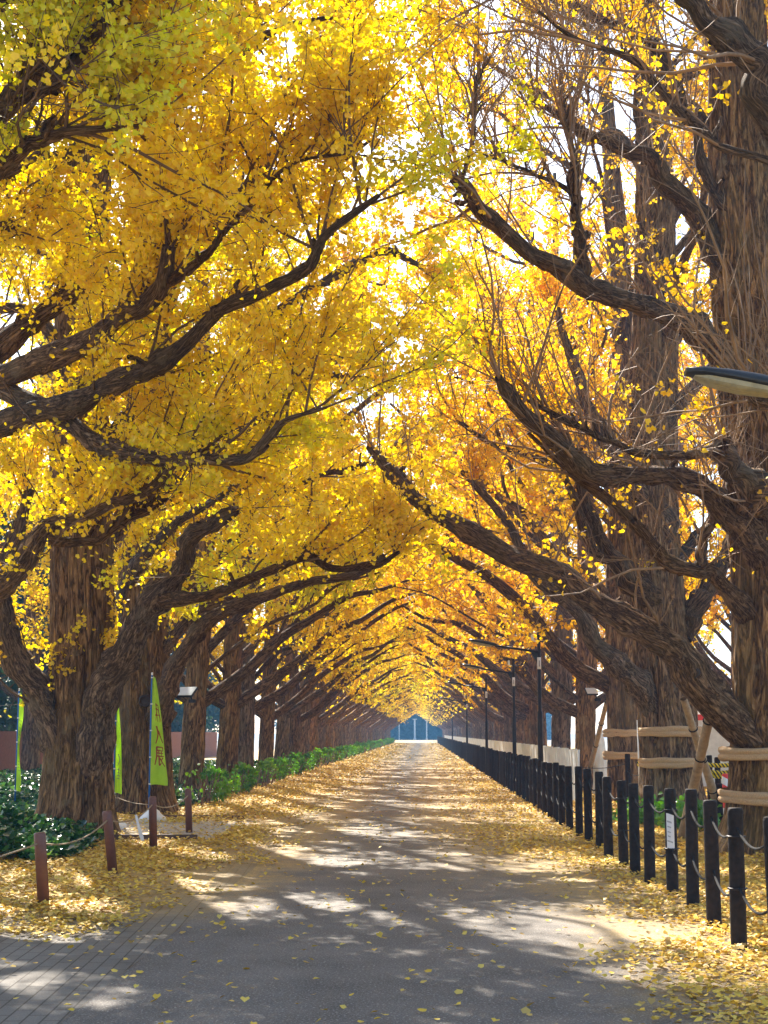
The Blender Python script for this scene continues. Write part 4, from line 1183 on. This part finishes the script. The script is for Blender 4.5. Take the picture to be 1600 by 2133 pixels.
banner(40, 1436, 26.5, (2.22, .45, lambda v: .05 + .03 * math.sin(v * 9) + .02 * v), 'folded lime green banner on the blue pole left of the big trunk', small2, M_ink)

# ================================================================ BOARD FENCE (left back)
t = thing('board_fence', 'red-brown fence of narrow vertical boards behind the ivy bed', 'fence', (-13.6, 36, 0))
bm = bmesh.new(); rq = random.Random(3)
FM = None
yy = 0; 
while yy < 6.0:
    box(bm, (0, yy, .78 + rq.uniform(-.008, .008)), (.022, .105, 1.56)); yy += .125
FM = bm_mesh('board_panel', bm, M_fence)
bm = bmesh.new(); box(bm, (-.05, 3, .35), (.05, 6, .08)); box(bm, (-.05, 3, 1.25), (.05, 6, .08)); RLM = bm_mesh('rail', bm, M_fence)
for k in range(10): obj('board_panel', FM, t, (0, k * 6.0, 0)); obj('rail', RLM, t, (0, k * 6.0, 0))

# ================================================================ WOODEN PROPS, floodlights, rope, striped pole
def prop(p0, p1, r, label):
    a = np.array(p0); b = np.array(p1)
    t = thing('support_pole', label, 'support pole', (a[0], a[1], 0), 0, 'wooden props beside the banded trunks')
    a0 = a.copy(); off = np.array([a0[0], a0[1], 0])
    n = 40; s = np.linspace(0, 1, n); pts = np.linspace(a - off, b - off, n)[None]
    rad = r * (1 + .10 * np.exp(-((s * 7) % 1 - .5) ** 2 / .004)) * (1.1 - .25 * s)
    A = Arr(); tubes(A, pts, rad[None], 14); tubes(A, pts[:, -1:] + np.array([[[0, 0, 0], [0, 0, .001]]]), np.array([[r * .85, .001]]), 14)
    obj('pole_body', A.mesh('pole_body', M_bamboo), t)
    for u in (.32, .55, .78):
        c = a * (1 - u) + b * u - off; d = (b - a) / np.linalg.norm(b - a)
        bm = bmesh.new(); rod(bm, c - d * .008, c + d * .008, r * 1.13, seg=14); obj('binding', bm_mesh('binding', bm, M_ropeB), t)
pA0 = P(1420, 1745, 21); pA0[2] = -.02; prop(pA0, P(1493, 1425, 18.9), .068, 'wooden prop leaning up to the right against the low limb')
pB0 = P(1512, 1720, 23.0); pB0[2] = -.02; prop(pB0, P(1424, 1455, 21.5), .062, 'wooden prop leaning up to the left, crossing behind the other')
pC0 = P(1215, 1600, 37); pC0[2] = 0; prop(pC0, P(1264, 1462, 33.5), .06, 'short wooden prop beside the slim banded trunk')
def flood(px, py, Y, rz, tilt, label, size=(.42, .26)):
    p = P(px, py, Y); t = thing('floodlight', label, 'floodlight', tuple(p), rz, 'floodlights clamped among the trunks')
    rot = Euler((tilt, 0, 0))
    bm = bmesh.new(); box(bm, (0, 0, 0), (size[0], size[1], .05), rot, bev=.008); h = obj('housing', bm_mesh('housing', bm, M_metal), t)
    bm = bmesh.new(); box(bm, tuple(rot.to_matrix() @ Vector((0, 0, .029))), (size[0] * .94, size[1] * .92, .008), rot); obj('panel_glass', bm_mesh('panel_glass', bm, M_glass), h)
    bm = bmesh.new(); rod(bm, (.08, 0, -.02), (.14, .0, -.16), .02, seg=8); box(bm, (.15, 0, -.18), (.14, .08, .07), bev=.01); obj('bracket', bm_mesh('bracket', bm, M_metal), t)
flood(1468, 1404, 19.2, .2, R_(52), 'floodlight panel on a bracket above the leaning wooden prop', (.24, .17))
flood(1232, 1441, 33.2, .3, R_(45), 'small white floodlight above the short wooden prop', (.28, .2))
flood(388, 1442, 29.5, -.4, R_(38), 'pale floodlight panel jutting out right of the banner trunk', (.42, .30))
# cut branch stub on low limb
p = P(1432, 1421, 17.75); q = P(1427, 1428, 17.4)
# tiger rope
A_ = P(1470, 1592, 24); B_ = P(1522, 1590, 24)
t = thing('warning_rope', 'thick yellow and black rope strung in three strands behind props', 'rope', tuple(A_))
for k, dz in enumerate((0, -.09, -.15)):
    L = B_[0] - A_[0] + .1
    n = 60; s = np.linspace(0, 1, n)
    pts = np.stack([s * L, .03 * k + 0 * s, dz - .05 * 4 * s * (1 - s) * (1 if k else .4)], -1)
    AA = Arr()
    for ph in (0, 2.1, 4.2):
        hx = pts + np.stack([0 * s, .017 * np.cos(s * 26 + ph), .017 * np.sin(s * 26 + ph)], -1)
        tubes(AA, hx[None], np.full((1, n), .02), 7)
    obj('strand', AA.mesh('strand', M_tiger), t)
p = P(1511, 1612, 21.5)
bm = bmesh.new(); lathe(bm, [(.05, -.02), (.05, p[2] - .01), (.04, p[2]), (.02, p[2] + .005)], 16)
t = thing('striped_pole', 'short red and white striped pole left of the big right trunk', 'pole', (p[0], p[1], 0)); obj('pole_body', bm_mesh('pole_body', bm, M_stripe, True), t)
bm = bmesh.new(); lathe(bm, [(.13, 0), (.13, .03), (.09, .06)], 16); obj('foot', bm_mesh('foot', bm, M_metal, True), t)
# white wrapped bundle
p = P(1249, 1512, 36.0)
A = Arr(); z = np.linspace(0, p[2], 26); th = np.linspace(0, 2 * PI, 30, endpoint=False)
rad = np.interp(z, [0, .2, .8, 1.3, p[2]], [.20, .19, .16, .13, .02])[:, None] * (1 + .22 * (vnoise(np.stack([np.cos(th)[None] * 3 + 0 * z[:, None], np.sin(th)[None] * 3 + 0 * z[:, None], z[:, None] * 3 + 0 * th[None]], -1), 3) - .5) * 2)
V = np.stack([rad * np.cos(th), rad * np.sin(th), z[:, None] + 0 * rad], -1)
k = np.arange(25)[:, None] * 30; j = np.arange(30)[None]; j2 = (j + 1) % 30
A.add(V, np.stack([k + j, k + j2, k + 30 + j2, k + 30 + j], -1))
o = obj('wrapped_bundle', A.mesh('wrapped_bundle', M_sheet), None, (p[0], p[1], 0)); tag(o, 'tall white plastic wrapped bundle standing between two trunks', 'bundle')
# thin white pole between trunks
p = P(1328, 1500, 29.3); bm = bmesh.new(); rod(bm, (0, 0, 0), (0, 0, p[2]), .014, seg=8)
t = thing('marker_pole', 'thin white pole between the slim and double-stemmed trunks', 'pole', (p[0], p[1], 0)); obj('pole_body', bm_mesh('pole_body', bm, M_white, True), t)
bm = bmesh.new(); rod(bm, (0, 0, .84), (0, 0, .94), .03, seg=8); obj('yellow_tie', bm_mesh('yellow_tie', bm, M_tiger), t)
# event tent on the right
px_, Y_ = 1478, 42.0
p = P(px_, 1540, Y_)
t = thing('event_tent', 'white tent with red trimmed edge glimpsed behind the crossed props', 'tent', (p[0] + .4, Y_, 0))
bm = bmesh.new()
vs = [bm.verts.new(q) for q in ((-1.6, -1.5, 2.0), (1.6, -1.5, 2.0), (1.6, 1.5, 2.0), (-1.6, 1.5, 2.0), (0, 0, 2.9))]
for a, b in ((0, 1), (1, 2), (2, 3), (3, 0)): bm.faces.new((vs[a], vs[b], vs[4]))
bm.faces.new(vs[:4][::-1])
obj('roof', bm_mesh('roof', bm, M_sheet), t)
bm = bmesh.new(); box(bm, (0, -1.5, .95), (3.1, .03, 1.8)); box(bm, (-1.52, 0, .95), (.03, 2.9, 1.8)); obj('wall', bm_mesh('wall', bm, M_sheet), t)
bm = bmesh.new(); box(bm, (0, -1.53, 1.93), (3.24, .03, .16)); box(bm, (-1.62, 0, 1.93), (.03, 3.0, .16)); obj('valance', bm_mesh('valance', bm, M_red), t)
LEGM = None
for sx in (-1.57, 1.57):
    for sy in (-1.56, 1.47):
        if LEGM is None: bm = bmesh.new(); rod(bm, (0, 0, 0), (0, 0, 2.0), .02, seg=8); LEGM = bm_mesh('leg', bm, M_lightpole, True)
        obj('leg', LEGM, t, (sx, sy, 0))

# ================================================================ FAR END: pale poles, buildings behind the rows
for k, (px, top, hw) in enumerate([(831.5, 1497, .09), (864, 1499, .2), (889, 1502, .14), (806, 1510, .12)]):
    Y = 318
    p = P(px, top, Y)
    t = thing('pale_pole', ['thin pale pole at the far end, left of centre', 'thickest pale pole at the far end of the avenue', 'pale pole at the far end close to the fence', 'leftmost pale pole at the far end by the trunks'][k], 'pole', (p[0], p[1], 0), 0, 'pale poles at the far end')
    bm = bmesh.new(); lathe(bm, [(hw * 1.6, 0), (hw * 1.6, .3), (hw, .4), (hw * .9, p[2] - .1), (hw * .6, p[2])], 10); obj('pole_body', bm_mesh('pole_body', bm, M_lightpole, True), t)
    bm = bmesh.new(); box(bm, (0, 0, p[2] + .1), (hw * 5, hw * 3, .18), bev=.03); obj('pole_head', bm_mesh('pole_head', bm, M_lightpole), t)
def building(x, y, w_, d_, h_, label, face):
    t = thing('building', label, 'building', (x, y, 0))
    bm = bmesh.new(); box(bm, (0, 0, h_ / 2), (w_, d_, h_)); obj('wall', bm_mesh('wall', bm, M_wall), t)
    bm = bmesh.new(); box(bm, (0, 0, h_ + .2), (w_ + .6, d_ + .6, .4)); obj('roof', bm_mesh('roof', bm, M_stone), t)
    bm = bmesh.new(); box(bm, (0, 0, 0), (.08, 1.8, 1.6)); WM = bm_mesh('window', bm, M_win)
    for fl in range(int(h_ // 3.2)):
        for k in range(int(d_ // 3)):
            obj('window', WM, t, (face * (w_ / 2 + .03), -d_ / 2 + 1.8 + k * 3, 1.8 + fl * 3.2))
building(-40, 90, 14, 30, 10, 'pale low building glimpsed between the left trunks', 1)
building(46, 110, 16, 30, 13, 'pale building glimpsed between the right trunks', -1)

bm = bmesh.new(); box(bm, (0, 250, 25), (700, 640, 54)); me = bpy.data.meshes.new('haze'); bm.to_mesh(me); bm.free()
hm = bpy.data.materials.new('haze'); hm.use_nodes = True; ht = hm.node_tree; ht.nodes.clear()
pv = ht.nodes.new('ShaderNodeVolumePrincipled'); pv.inputs['Density'].default_value = .0013; pv.inputs['Color'].default_value = (.22, .55, 1.0, 1); pv.inputs['Anisotropy'].default_value = 0
ho = ht.nodes.new('ShaderNodeOutputMaterial'); ht.links.new(pv.outputs[0], ho.inputs['Volume'])
me.materials.append(hm); o = obj('haze', me); o['kind'] = 'stuff'

print('LEAVES', total_leaves, 'objects', len(bpy.data.objects))
